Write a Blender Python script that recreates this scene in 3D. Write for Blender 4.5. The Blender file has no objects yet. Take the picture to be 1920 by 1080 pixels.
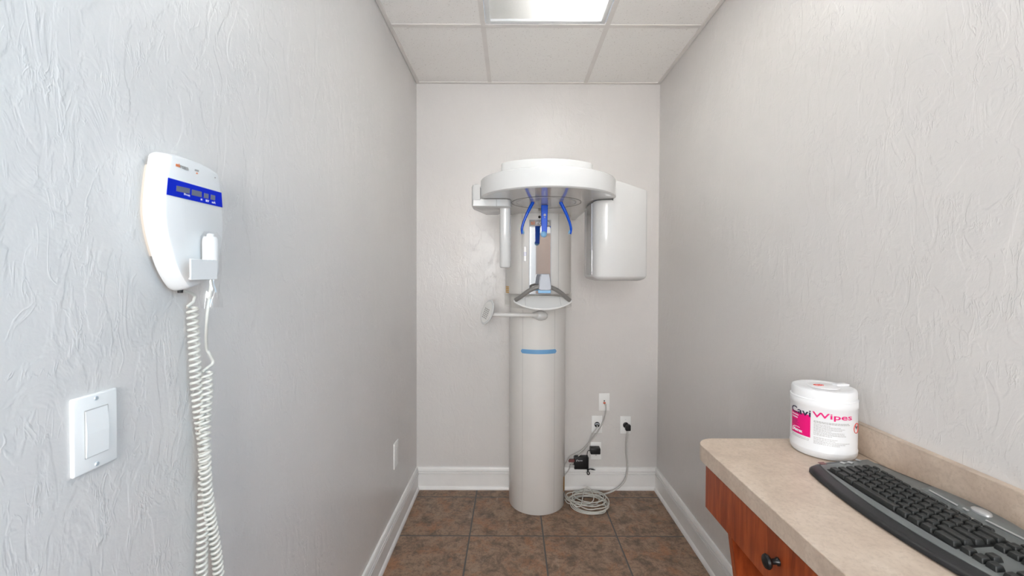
import bpy, bmesh, math, random
from mathutils import Vector, Matrix
C = bpy.context.scene
COL = C.collection
PI = math.pi
rnd = random.Random(7)

# ------------------------------------------------------------------ camera
F = 790.0
CAMZ = 1.383
PITCH, ROLL, SHIFT = math.radians(0.9), 0.0033, -11.1 / 1920
RM = Matrix.Rotation(PI / 2 - PITCH, 3, 'X') @ Matrix.Rotation(ROLL, 3, 'Z')
cam_d = bpy.data.cameras.new('camera')
cam_d.sensor_width = 36; cam_d.lens = F / 1920 * 36; cam_d.shift_y = SHIFT
cam_d.clip_start = 0.02
cam_d.dof.use_dof = True; cam_d.dof.focus_distance = 2.35; cam_d.dof.aperture_fstop = 9.0
cam = bpy.data.objects.new('camera', cam_d); COL.objects.link(cam)
cam.matrix_world = Matrix.Translation((0, 0, CAMZ)) @ RM.to_4x4()
C.camera = cam

def ray(px, py):
    return RM @ Vector(((px - 960) / F, (540 - py + SHIFT * 1920) / F, -1.0))
def at_y(px, py, y):
    d = ray(px, py); return Vector((0, 0, CAMZ)) + d * (y / d.y)
def at_x(px, py, x):
    d = ray(px, py); return Vector((0, 0, CAMZ)) + d * (x / d.x)
def at_z(px, py, z):
    d = ray(px, py); return Vector((0, 0, CAMZ)) + d * ((z - CAMZ) / d.z)

# room numbers
XL, XR, YB, YN = -0.615, 0.943, 2.715, -1.9
H = 2.608

# ------------------------------------------------------------------ materials
def lin(c):
    c = c / 255.0
    return c / 12.92 if c <= 0.04045 else ((c + 0.055) / 1.055) ** 2.4
def rgb(r, g, b): return (lin(r), lin(g), lin(b), 1)

def new_mat(name):
    m = bpy.data.materials.new(name); m.use_nodes = True
    nt = m.node_tree; b = nt.nodes['Principled BSDF']
    return m, nt, b
def mat(name, col, rough=0.5, metal=0.0, spec=0.5, trans=0.0, ior=1.45, coat=0.0, vary=0.03, scale=9.0, bump=0.0, bscale=300):
    m, nt, b = new_mat(name)
    b.inputs['Roughness'].default_value = rough
    b.inputs['Metallic'].default_value = metal
    b.inputs['Specular IOR Level'].default_value = spec
    b.inputs['Transmission Weight'].default_value = trans
    b.inputs['IOR'].default_value = ior
    b.inputs['Coat Weight'].default_value = coat
    b.inputs['Coat Roughness'].default_value = 0.08
    tc = nt.nodes.new('ShaderNodeTexCoord')
    if vary > 0:
        n = nt.nodes.new('ShaderNodeTexNoise'); n.inputs['Scale'].default_value = scale; n.inputs['Detail'].default_value = 4
        r = nt.nodes.new('ShaderNodeValToRGB')
        r.color_ramp.elements[0].position = 0.3; r.color_ramp.elements[1].position = 0.7
        r.color_ramp.elements[0].color = tuple(c * (1 - vary) for c in col[:3]) + (1,)
        r.color_ramp.elements[1].color = tuple(min(1, c * (1 + vary)) for c in col[:3]) + (1,)
        nt.links.new(tc.outputs['Object'], n.inputs['Vector'])
        nt.links.new(n.outputs['Fac'], r.inputs['Fac'])
        nt.links.new(r.outputs['Color'], b.inputs['Base Color'])
    else:
        b.inputs['Base Color'].default_value = col
    if bump > 0:
        n2 = nt.nodes.new('ShaderNodeTexNoise'); n2.inputs['Scale'].default_value = bscale; n2.inputs['Detail'].default_value = 3
        bp = nt.nodes.new('ShaderNodeBump'); bp.inputs['Strength'].default_value = bump; bp.inputs['Distance'].default_value = 0.001
        nt.links.new(tc.outputs['Object'], n2.inputs['Vector'])
        nt.links.new(n2.outputs['Fac'], bp.inputs['Height']); nt.links.new(bp.outputs['Normal'], b.inputs['Normal'])
    return m

class N:
    """tiny node-chain helper"""
    def __init__(s, nt): s.nt = nt
    def node(s, t, **kw):
        n = s.nt.nodes.new(t)
        for k, v in kw.items(): setattr(n, k, v)
        return n
    def link(s, a, b): s.nt.links.new(a, b)
    def math(s, op, a, b=None, c=None, clamp=False):
        n = s.nt.nodes.new('ShaderNodeMath'); n.operation = op; n.use_clamp = clamp
        for i, v in enumerate((a, b, c)):
            if v is None: continue
            if isinstance(v, (int, float)): n.inputs[i].default_value = v
            else: s.link(v, n.inputs[i])
        return n.outputs[0]
    def ramp(s, fac, stops):
        n = s.nt.nodes.new('ShaderNodeValToRGB'); e = n.color_ramp.elements
        while len(e) < len(stops): e.new(0.5)
        for i, (p, c) in enumerate(stops):
            e[i].position = p; e[i].color = c if isinstance(c, tuple) else (c, c, c, 1)
        s.link(fac, n.inputs['Fac']); return n.outputs['Color']
    def noise(s, vec, scale, detail=4, rough=0.55, dist=0.0):
        n = s.nt.nodes.new('ShaderNodeTexNoise')
        n.inputs['Scale'].default_value = scale; n.inputs['Detail'].default_value = detail
        n.inputs['Roughness'].default_value = rough; n.inputs['Distortion'].default_value = dist
        if vec is not None: s.link(vec, n.inputs['Vector'])
        return n.outputs['Fac']
    def mapping(s, vec, scale=(1, 1, 1), rot=(0, 0, 0), loc=(0, 0, 0)):
        n = s.nt.nodes.new('ShaderNodeMapping')
        n.inputs['Scale'].default_value = scale; n.inputs['Rotation'].default_value = rot; n.inputs['Location'].default_value = loc
        s.link(vec, n.inputs['Vector']); return n.outputs['Vector']
    def mix(s, fac, a, b, blend='MIX'):
        n = s.nt.nodes.new('ShaderNodeMix'); n.data_type = 'RGBA'; n.blend_type = blend
        if isinstance(fac, (int, float)): n.inputs[0].default_value = fac
        else: s.link(fac, n.inputs[0])
        for v, i in ((a, 6), (b, 7)):
            if isinstance(v, tuple): n.inputs[i].default_value = v
            else: s.link(v, n.inputs[i])
        return n.outputs[2]

def wall_material(name, tilt):
    """painted skip-trowel plaster: broad soft lumps and thin raised trowel ridges"""
    m, nt, b = new_mat(name); k = N(nt)
    pos = k.node('ShaderNodeNewGeometry').outputs['Position']
    base = k.noise(pos, 3.0, 4)
    col = k.ramp(base, [(0.3, rgb(211, 208, 205)), (0.7, rgb(215, 212, 209))])
    k.link(col, b.inputs['Base Color'])
    b.inputs['Roughness'].default_value = 0.31
    b.inputs['Specular IOR Level'].default_value = 0.5
    lump = k.noise(k.mapping(pos, (1, 1, 0.75)), 34, 4, 0.62, 0.4)
    # ridges: iso-lines of warped noise, broken up by a second noise
    r1 = k.noise(k.mapping(pos, (1, 1, 0.42), (tilt, tilt * 0.6, 0)), 19, 3, 0.55, 1.1)
    line1 = k.math('SUBTRACT', 1.0, k.math('MULTIPLY', k.math('ABSOLUTE', k.math('SUBTRACT', r1, 0.5)), 34.0), None, True)
    br1 = k.ramp(k.noise(k.mapping(pos, (1, 1, 1), loc=(3, 1, 2)), 13, 3), [(0.52, 0.0), (0.60, 1.0)])
    rid1 = k.math('MULTIPLY', line1, br1)
    r2 = k.noise(k.mapping(pos, (1, 1, 0.30), (-tilt * 0.8, tilt, 0), (5, 2, 7)), 58, 3, 0.55, 0.8)
    line2 = k.math('SUBTRACT', 1.0, k.math('MULTIPLY', k.math('ABSOLUTE', k.math('SUBTRACT', r2, 0.52)), 26.0), None, True)
    br2 = k.ramp(k.noise(k.mapping(pos, (1, 1, 1), loc=(9, 4, 1)), 17, 3), [(0.54, 0.0), (0.62, 1.0)])
    rid2 = k.math('MULTIPLY', line2, br2)
    # trowelled plateaus
    pl = k.ramp(k.noise(k.mapping(pos, (1, 1, 0.5), (tilt, 0, 0), (1, 8, 3)), 13, 4, 0.58, 1.2), [(0.46, 0.0), (0.52, 1.0)])
    fine = k.noise(pos, 160, 3)
    h = k.math('MULTIPLY', lump, 0.85)
    h = k.math('MULTIPLY_ADD', rid1, 0.36, h)
    h = k.math('MULTIPLY_ADD', rid2, 0.52, h)
    h = k.math('MULTIPLY_ADD', pl, 0.40, h)
    h = k.math('MULTIPLY_ADD', fine, 0.06, h)
    bp = k.node('ShaderNodeBump'); bp.inputs['Strength'].default_value = 0.55; bp.inputs['Distance'].default_value = 0.0018
    k.link(h, bp.inputs['Height']); k.link(bp.outputs['Normal'], b.inputs['Normal'])
    return m

def floor_material():
    m, nt, b = new_mat('slate_tile'); k = N(nt)
    pos = k.node('ShaderNodeNewGeometry').outputs['Position']
    sx = k.node('ShaderNodeSeparateXYZ'); k.link(pos, sx.inputs[0])
    W = 0.391
    u = k.math('DIVIDE', k.math('SUBTRACT', sx.outputs[0], -0.2208), W)
    v = k.math('DIVIDE', k.math('SUBTRACT', sx.outputs[1], 2.216), W)
    fu, fv = k.math('FRACT', u), k.math('FRACT', v)
    eu = k.math('MINIMUM', fu, k.math('SUBTRACT', 1.0, fu))
    ev = k.math('MINIMUM', fv, k.math('SUBTRACT', 1.0, fv))
    e = k.math('MINIMUM', eu, ev)
    grout = k.ramp(e, [(0.0075, 1.0), (0.0115, 0.0)])
    iu, iv = k.math('FLOOR', u), k.math('FLOOR', v)
    cmb = k.node('ShaderNodeCombineXYZ')
    k.link(k.math('MULTIPLY', iu, 3.7), cmb.inputs[0]); k.link(k.math('MULTIPLY', iv, 5.3), cmb.inputs[1])
    k.link(k.math('ADD', iu, k.math('MULTIPLY', iv, 2.0)), cmb.inputs[2])
    va = k.node('ShaderNodeVectorMath'); va.operation = 'ADD'; k.link(pos, va.inputs[0]); k.link(cmb.outputs[0], va.inputs[1])
    p = va.outputs[0]
    n1 = k.noise(p, 13, 10, 0.76, 0.3)
    c1 = k.ramp(n1, [(0.34, rgb(84, 68, 56)), (0.46, rgb(126, 104, 86)), (0.54, rgb(152, 126, 104)), (0.65, rgb(156, 134, 115))])
    rust = k.ramp(k.noise(p, 8, 9, 0.72, 0.4), [(0.51, 0.0), (0.64, 0.75)])
    c2 = k.mix(rust, c1, rgb(160, 112, 78))
    streak = k.ramp(k.noise(k.mapping(p, (1, 0.30, 1), (0, 0, 0.65)), 12, 8, 0.75, 0.4), [(0.58, 0.0), (0.72, 0.65)])
    c3 = k.mix(streak, c2, rgb(192, 170, 150))
    speck = k.ramp(k.noise(p, 60, 6, 0.75), [(0.36, 0.5), (0.52, 0.0)])
    c4 = k.mix(speck, c3, rgb(78, 66, 57))
    c5 = k.mix(grout, c4, rgb(84, 82, 81))
    k.link(c5, b.inputs['Base Color'])
    ro = k.math('MULTIPLY_ADD', n1, 0.25, 0.38); k.link(ro, b.inputs['Roughness'])
    h = k.math('SUBTRACT', k.math('MULTIPLY', n1, 0.6), k.math('MULTIPLY', grout, 1.2))
    bp = k.node('ShaderNodeBump'); bp.inputs['Strength'].default_value = 0.5; bp.inputs['Distance'].default_value = 0.002
    k.link(h, bp.inputs['Height']); k.link(bp.outputs['Normal'], b.inputs['Normal'])
    return m

def ceiling_material():
    m, nt, b = new_mat('acoustic_tile'); k = N(nt)
    pos = k.node('ShaderNodeNewGeometry').outputs['Position']
    holes = k.ramp(k.noise(pos, 130, 2, 0.6), [(0.30, 1.0), (0.36, 0.0)])
    fine = k.ramp(k.noise(pos, 420, 2, 0.5), [(0.28, 0.7), (0.36, 0.0)])
    c = k.mix(holes, rgb(246, 244, 241), rgb(214, 210, 206))
    c = k.mix(fine, c, rgb(228, 225, 222))
    k.link(c, b.inputs['Base Color']); b.inputs['Roughness'].default_value = 0.95
    b.inputs['Specular IOR Level'].default_value = 0.1
    h = k.math('SUBTRACT', k.noise(pos, 260, 3), holes)
    bp = k.node('ShaderNodeBump'); bp.inputs['Strength'].default_value = 0.4; bp.inputs['Distance'].default_value = 0.001
    k.link(h, bp.inputs['Height']); k.link(bp.outputs['Normal'], b.inputs['Normal'])
    return m

def laminate_material():
    m, nt, b = new_mat('beige_laminate'); k = N(nt)
    pos = k.node('ShaderNodeNewGeometry').outputs['Position']
    n1 = k.noise(pos, 14, 6, 0.65, 0.6)
    c1 = k.ramp(n1, [(0.3, rgb(182, 163, 146)), (0.5, rgb(196, 178, 160)), (0.72, rgb(208, 192, 175))])
    n2 = k.ramp(k.noise(pos, 120, 5, 0.7), [(0.36, 0.5), (0.52, 0.0)])
    c2 = k.mix(n2, c1, rgb(172, 153, 136))
    k.link(c2, b.inputs['Base Color']); b.inputs['Roughness'].default_value = 0.4
    return m

def wood_material():
    m, nt, b = new_mat('cherry_wood'); k = N(nt)
    pos = k.node('ShaderNodeNewGeometry').outputs['Position']
    g = k.noise(k.mapping(pos, (5, 9, 0.9)), 7, 6, 0.6, 0.7)
    c = k.ramp(g, [(0.3, rgb(116, 46, 18)), (0.5, rgb(146, 63, 26)), (0.7, rgb(168, 80, 38))])
    k.link(c, b.inputs['Base Color']); b.inputs['Roughness'].default_value = 0.38
    return m

def diffuser_material():
    m = bpy.data.materials.new('prismatic_lens'); m.use_nodes = True; nt = m.node_tree; k = N(nt)
    for n in list(nt.nodes): nt.nodes.remove(n)
    out = k.node('ShaderNodeOutputMaterial')
    tr = k.node('ShaderNodeBsdfTranslucent'); tr.inputs['Color'].default_value = (0.93, 0.93, 0.92, 1)
    df = k.node('ShaderNodeBsdfDiffuse'); df.inputs['Color'].default_value = (0.85, 0.85, 0.84, 1)
    gl = k.node('ShaderNodeBsdfGlossy'); gl.inputs['Roughness'].default_value = 0.25
    m1 = k.node('ShaderNodeMixShader'); m1.inputs[0].default_value = 0.35
    m2 = k.node('ShaderNodeMixShader'); m2.inputs[0].default_value = 0.06
    k.link(tr.outputs[0], m1.inputs[1]); k.link(df.outputs[0], m1.inputs[2])
    k.link(m1.outputs[0], m2.inputs[1]); k.link(gl.outputs[0], m2.inputs[2])
    pos = k.node('ShaderNodeNewGeometry').outputs['Position']
    w = k.node('ShaderNodeTexVoronoi'); w.inputs['Scale'].default_value = 130; k.link(pos, w.inputs['Vector'])
    bp = k.node('ShaderNodeBump'); bp.inputs['Strength'].default_value = 0.35; bp.inputs['Distance'].default_value = 0.002
    k.link(w.outputs['Distance'], bp.inputs['Height'])
    for n in (tr, df, gl): k.link(bp.outputs['Normal'], n.inputs['Normal'])
    k.link(m2.outputs[0], out.inputs['Surface'])
    return m

def emit_material(name, col, s):
    m = bpy.data.materials.new(name); m.use_nodes = True; nt = m.node_tree
    for n in list(nt.nodes): nt.nodes.remove(n)
    o = nt.nodes.new('ShaderNodeOutputMaterial'); e = nt.nodes.new('ShaderNodeEmission')
    e.inputs['Color'].default_value = col; e.inputs['Strength'].default_value = s
    nt.links.new(e.outputs[0], o.inputs['Surface']); return m

M = {}
M['wall'] = wall_material('plaster_paint', 0.35)
M['floor'] = floor_material()
M['ceiling'] = ceiling_material()
M['laminate'] = laminate_material()
M['wood'] = wood_material()
M['lens'] = diffuser_material()
M['trim'] = mat('trim_paint', rgb(232, 231, 229), 0.35)
M['grid'] = mat('grid_metal', rgb(228, 224, 220), 0.5)
M['frame'] = mat('fixture_metal', rgb(236, 238, 239), 0.6)
M['housing'] = mat('fixture_white', rgb(214, 214, 212), 0.5)
L1E, L1C = 82, (1.0, 0.98, 0.965)
L2E, L2C = 25, (0.34, 0.70, 1.0)
TUBE, TUBEC = 64.0, (1.0, 0.97, 0.95, 1)
M['tube_on'] = emit_material('lit_tube', TUBEC, TUBE)
M['tube_off'] = mat('dark_tube', rgb(225, 225, 222), 0.3)
M['shell'] = mat('machine_shell', rgb(212, 212, 210), 0.22, spec=0.5, coat=0.2, vary=0.01)
M['shell_warm'] = mat('column_shell', rgb(222, 220, 216), 0.32, vary=0.012)
M['seam'] = mat('seam_grey', rgb(182, 180, 177), 0.6)
M['dark_seam'] = mat('seam_dark', rgb(60, 58, 56), 0.6)
M['under'] = mat('underside_gloss', rgb(196, 194, 191), 0.10, spec=0.6, coat=0.5, vary=0.01)
M['mirror'] = mat('mirror', (0.86, 0.86, 0.87, 1), 0.03, 1.0, vary=0.0)
M['chrome'] = mat('satin_chrome', rgb(190, 192, 194), 0.18, 1.0, vary=0.02)
M['silver'] = mat('silver_plastic', rgb(184, 188, 196), 0.38)
M['rail'] = mat('grip_grey', rgb(138, 135, 131), 0.38, 0.2)
M['blue'] = mat('blue_plastic', rgb(0, 84, 212), 0.25, spec=0.3, vary=0.04)
M['pale_blue'] = mat('pale_blue_pad', rgb(134, 184, 222), 0.4)
M['stripe_blue'] = mat('stripe_blue', rgb(112, 164, 208), 0.4)
M['display_blue'] = mat('display_blue', rgb(0, 36, 186), 0.5, spec=0.15)
M['lcd'] = mat('lcd_grey', rgb(108, 112, 128), 0.25)
M['white_ink'] = mat('white_ink', rgb(235, 236, 240), 0.5)
M['orange_ink'] = mat('orange_ink', rgb(226, 126, 66), 0.5)
M['grey_ink'] = mat('grey_ink', rgb(168, 164, 160), 0.5)
M['dark_ink'] = mat('dark_ink', rgb(70, 68, 70), 0.6)
M['navy_ink'] = mat('navy_ink', rgb(40, 36, 66), 0.5)
M['pink'] = mat('pink_ink', rgb(226, 0, 116), 0.45)
M['purple_ink'] = mat('purple_ink', rgb(120, 20, 80), 0.5)
M['red_ink'] = mat('red_ink', rgb(214, 64, 52), 0.5)
M['control'] = mat('control_shell', rgb(226, 226, 225), 0.28, vary=0.01)
M['beige_edge'] = mat('aged_backplate', rgb(206, 196, 184), 0.5)
M['cord'] = mat('cord_white', rgb(204, 203, 196), 0.45)
M['cord_grey'] = mat('cord_grey', rgb(190, 188, 184), 0.5)
M['plate'] = mat('plate_white', rgb(240, 240, 238), 0.3, vary=0.01)
M['slot'] = mat('slot_dark', rgb(40, 38, 36), 0.6)
M['screw'] = mat('screw_head', rgb(196, 206, 212), 0.3, 0.4)
M['black'] = mat('black_plastic', rgb(28, 28, 30), 0.4, bump=0.15)
M['well'] = mat('key_well', rgb(16, 16, 17), 0.6)
M['key'] = mat('key_black', rgb(38, 39, 38), 0.42, bump=0.1, bscale=900)
M['kb_base'] = mat('keyboard_black', rgb(29, 29, 30), 0.38, bump=0.2, bscale=700)
M['kb_deck'] = mat('keyboard_grey', rgb(108, 111, 110), 0.42, 0.1)
M['kb_silver'] = mat('keyboard_silver', rgb(190, 190, 190), 0.3, 0.5)
M['canister'] = mat('canister_white', rgb(232, 232, 233), 0.3, vary=0.008)
M['knob'] = mat('knob_black', rgb(22, 22, 23), 0.3, 0.3)
M['yellow'] = mat('sticker_yellow', rgb(214, 168, 84), 0.5)
M['paper'] = mat('sticker_pale', rgb(222, 220, 214), 0.6)
M['red'] = mat('jack_red', rgb(206, 92, 62), 0.4)
M['maroon'] = mat('plug_maroon', rgb(120, 74, 72), 0.4)
M['chin'] = mat('keypad_face', rgb(226, 224, 220), 0.35)
M['door'] = mat('door_brown', rgb(168, 146, 132), 0.4)

def clear_material(name, tint, refl):
    m = bpy.data.materials.new(name); m.use_nodes = True; nt = m.node_tree; k = N(nt)
    for n in list(nt.nodes): nt.nodes.remove(n)
    o = k.node('ShaderNodeOutputMaterial'); t = k.node('ShaderNodeBsdfTransparent'); t.inputs['Color'].default_value = tint
    g = k.node('ShaderNodeBsdfGlossy'); g.inputs['Roughness'].default_value = 0.08
    mx = k.node('ShaderNodeMixShader'); mx.inputs[0].default_value = refl; k.link(t.outputs[0], mx.inputs[1]); k.link(g.outputs[0], mx.inputs[2])
    k.link(mx.outputs[0], o.inputs['Surface']); return m
M['acrylic'] = clear_material('clear_acrylic', (0.955, 0.955, 0.95, 1), 0.004)
M['film'] = clear_material('clear_film', (0.98, 0.98, 0.98, 1), 0.06)

# ------------------------------------------------------------------ mesh helpers
def link_mesh(name, bm, m, parent=None, smooth=True, ang=40):
    bmesh.ops.recalc_face_normals(bm, faces=bm.faces)
    off = Vector((0, 0, 0))
    p = parent
    while p is not None: off += p.location; p = p.parent
    if off.length > 0: bmesh.ops.translate(bm, verts=bm.verts, vec=-off)
    me = bpy.data.meshes.new(name); bm.to_mesh(me); bm.free()
    if smooth:
        me.shade_smooth(); me.set_sharp_from_angle(angle=math.radians(ang))
    for mm in (m if isinstance(m, (list, tuple)) else [m]): me.materials.append(M[mm] if isinstance(mm, str) else mm)
    o = bpy.data.objects.new(name, me); COL.objects.link(o); o.parent = parent
    return o
def thing(name, label, cat, loc=(0, 0, 0), group=None):
    o = bpy.data.objects.new(name, None); COL.objects.link(o); o.location = loc
    o.empty_display_size = 0.05
    o['label'] = label; o['category'] = cat
    if group: o['group'] = group
    return o
def tag(o, label, cat, group=None):
    o['label'] = label; o['category'] = cat
    if group: o['group'] = group
    return o
def struct(name, bm, m, smooth=False):
    o = link_mesh(name, bm, m, None, smooth); o['kind'] = 'structure'; return o
def BM(): return bmesh.new()

def box(bm, lo, hi, bev=0.0, seg=2, xf=None):
    r = bmesh.ops.create_cube(bm, size=1.0); vs = r['verts']
    for v in vs:
        v.co = Vector([lo[i] + (v.co[i] + 0.5) * (hi[i] - lo[i]) for i in range(3)])
    if bev > 0:
        es = list({e for v in vs for e in v.link_edges})
        rr = bmesh.ops.bevel(bm, geom=es, offset=bev, segments=seg, affect='EDGES', profile=0.5)
        vs = list(set(vs) | set(rr['verts'])); vs = [v for v in vs if v.is_valid]
    if xf is not None:
        for v in vs: v.co = xf @ v.co
    return vs
def inset_poly(poly, d):
    n = len(poly); out = []
    area = sum(poly[i][0] * poly[(i + 1) % n][1] - poly[(i + 1) % n][0] * poly[i][1] for i in range(n))
    s = 1 if area > 0 else -1
    for i in range(n):
        p0, p1, p2 = Vector(poly[i - 1][:2]), Vector(poly[i][:2]), Vector(poly[(i + 1) % n][:2])
        e1 = (p1 - p0).normalized(); e2 = (p2 - p1).normalized()
        n1 = Vector((-e1.y, e1.x)) * s; n2 = Vector((-e2.y, e2.x)) * s
        nn = n1 + n2
        if nn.length < 1e-6: nn = n1
        nn.normalize(); k = max(0.5, nn.dot(n1))
        q = p1 + nn * (d / k); out.append((q.x, q.y))
    return out
def prism(bm, poly, levels, mp=lambda a, b, h: (a, b, h), cap0=True, cap1=True):
    rings = []
    for h, ins in levels:
        pp = inset_poly(poly, ins) if abs(ins) > 1e-9 else poly
        rings.append([bm.verts.new(mp(a, b, h)) for a, b in pp])
    n = len(poly)
    for r0, r1 in zip(rings, rings[1:]):
        for i in range(n):
            bm.faces.new((r0[i], r0[(i + 1) % n], r1[(i + 1) % n], r1[i]))
    if cap0: bm.faces.new(list(reversed(rings[0])))
    if cap1: bm.faces.new(rings[-1])
    return rings
def smooth_pts(pts, per=8, closed=False):
    P = [Vector(p) for p in pts]; n = len(P); out = []
    rng = range(n if closed else n - 1)
    for i in rng:
        p0 = P[(i - 1) % n] if (closed or i > 0) else P[0] * 2 - P[1]
        p1, p2 = P[i], P[(i + 1) % n]
        p3 = P[(i + 2) % n] if (closed or i + 2 < n) else P[-1] * 2 - P[-2]
        for j in range(per):
            t = j / per
            out.append(0.5 * ((2 * p1) + (p2 - p0) * t + (2 * p0 - 5 * p1 + 4 * p2 - p3) * t * t + (3 * p1 - p0 - 3 * p2 + p3) * t ** 3))
    if not closed: out.append(P[-1])
    return out
def tube(bm, pts, rad, seg=10, cap=True, flat=None):
    P = [Vector(p) for p in pts]; n = len(P); rings = []
    t0 = (P[1] - P[0]).normalized()
    nrm = t0.orthogonal().normalized()
    if flat is not None:
        nrm = (Vector(flat) - t0 * t0.dot(Vector(flat))).normalized()
    for i in range(n):
        t = (P[min(i + 1, n - 1)] - P[max(i - 1, 0)]).normalized()
        nrm = (nrm - t * t.dot(nrm))
        if nrm.length < 1e-6: nrm = t.orthogonal()
        nrm.normalize(); b = t.cross(nrm)
        if isinstance(rad, list): ra, rb = rad[i]
        elif isinstance(rad, tuple): ra, rb = rad
        else: ra = rb = rad
        rings.append([bm.verts.new(P[i] + nrm * (math.cos(a) * ra) + b * (math.sin(a) * rb)) for a in [2 * PI * j / seg for j in range(seg)]])
    for r0, r1 in zip(rings, rings[1:]):
        for j in range(seg):
            bm.faces.new((r0[j], r0[(j + 1) % seg], r1[(j + 1) % seg], r1[j]))
    if cap:
        bm.faces.new(list(reversed(rings[0]))); bm.faces.new(rings[-1])
def lathe(bm, prof, c=(0, 0, 0), seg=48, xf=None):
    """prof: (radius, z) bottom to top; r=0 closes"""
    rings = []
    X = xf or Matrix.Translation(c)
    for r, z in prof:
        if r <= 1e-7: rings.append([bm.verts.new(X @ Vector((0, 0, z)))])
        else: rings.append([bm.verts.new(X @ Vector((r * math.cos(2 * PI * j / seg), r * math.sin(2 * PI * j / seg), z))) for j in range(seg)])
    for a, b in zip(rings, rings[1:]):
        for j in range(seg):
            q = [a[j % len(a)], a[(j + 1) % len(a)], b[(j + 1) % len(b)], b[j % len(b)]]
            u = []
            for v in q:
                if v not in u: u.append(v)
            if len(u) >= 3: bm.faces.new(u)
def axis_xf(o, d, up=(0, 0, 1)):
    """matrix whose local z points along d"""
    z = Vector(d).normalized(); u = Vector(up)
    if abs(z.dot(u)) > 0.98: u = Vector((1, 0, 0))
    x = u.cross(z).normalized(); y = z.cross(x)
    m = Matrix((x, y, z)).transposed().to_4x4(); m.translation = Vector(o); return m
def quad(bm, pts, n=None, th=0.0):
    vs = [bm.verts.new(p) for p in pts]; bm.faces.new(vs)
    if n is not None and th > 0:
        w = [bm.verts.new(Vector(p) + Vector(n) * th) for p in pts]; bm.faces.new(w)
        for i in range(len(vs)):
            j = (i + 1) % len(vs); bm.faces.new((vs[i], vs[j], w[j], w[i]))

def text_bm(body, mp, width=None, height=None, depth=0.0003, bold=0.0, res=3, shear=0.0):
    """letters laid out in a local (0..width, 0..height) plane, mapped by mp(u, v, h) to world"""
    cu = bpy.data.curves.new('lettering_source', 'FONT'); cu.body = body; cu.size = 1.0
    cu.extrude = 0.02; cu.offset = bold; cu.resolution_u = res; cu.shear = shear
    ob = bpy.data.objects.new('lettering_source', cu); COL.objects.link(ob)
    dg = bpy.context.evaluated_depsgraph_get(); dg.update()
    me = bpy.data.meshes.new_from_object(ob.evaluated_get(dg))
    bpy.data.objects.remove(ob); bpy.data.curves.remove(cu)
    xs = [v.co.x for v in me.vertices]; ys = [v.co.y for v in me.vertices]; zs = [v.co.z for v in me.vertices]
    x0, x1, y0, y1 = min(xs), max(xs), min(ys), max(ys)
    sx = (width / (x1 - x0)) if width else None
    sy = (height / (y1 - y0)) if height else None
    sx = sx or sy; sy = sy or sx
    b = BM(); b.from_mesh(me); bpy.data.meshes.remove(me)
    z0, z1 = min(zs), max(zs)
    for v in b.verts:
        v.co = Vector(mp((v.co.x - x0) * sx, (v.co.y - y0) * sy, (v.co.z - z0) / max(1e-9, z1 - z0) * depth))
    return b
def plane_map(o, ru, rv):
    o, ru, rv = Vector(o), Vector(ru).normalized(), Vector(rv).normalized(); n = ru.cross(rv)
    return lambda u, v, h: o + ru * u + rv * v + n * h
def arc(cx, cy, r, a0, a1, n, ry=None):
    ry = r if ry is None else ry
    return [(cx + r * math.cos(math.radians(a0 + (a1 - a0) * i / n)), cy + ry * math.sin(math.radians(a0 + (a1 - a0) * i / n))) for i in range(n + 1)]
def round_rect(x0, y0, x1, y1, r, n=5):
    return (arc(x1 - r, y1 - r, r, 0, 90, n) + arc(x0 + r, y1 - r, r, 90, 180, n) +
            arc(x0 + r, y0 + r, r, 180, 270, n) + arc(x1 - r, y0 + r, r, 270, 360, n))

# ------------------------------------------------------------------ room shell
T = 0.1
b = BM(); box(b, (XL - T, YN - T, -T), (XR + T, YB + T, 0)); struct('floor', b, 'floor')
b = BM(); box(b, (XL - T, YN - T, 0), (XL, YB + T, H + 0.25)); struct('wall_left', b, 'wall')
RY0, RY1, RZ0, RZ1 = -1.20, 0.10, 1.05, 2.25
b = BM(); box(b, (XR, RY1, 0), (XR + T, YB + T, H + 0.25)); box(b, (XR, YN - T, 0), (XR + T, RY0, H + 0.25))
box(b, (XR, RY0, 0), (XR + T, RY1, RZ0)); box(b, (XR, RY0, RZ1), (XR + T, RY1, H + 0.25)); struct('wall_right', b, 'wall')
b = BM()
for lo, hi in (((RY0, RZ0), (RY0 + 0.05, RZ1)), ((RY1 - 0.05, RZ0), (RY1, RZ1)), ((RY0 + 0.05, RZ0), (RY1 - 0.05, RZ0 + 0.05)), ((RY0 + 0.05, RZ1 - 0.05), (RY1 - 0.05, RZ1))):
    box(b, (XR + 0.02, lo[0], lo[1]), (XR + 0.08, hi[0], hi[1]))
struct('added_window_2', b, 'trim')  # unseen window added to let cool light onto the left wall
b = BM(); box(b, (XL, YB, 0), (XR, YB + T, H + 0.25)); struct('wall_back', b, 'wall')
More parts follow.
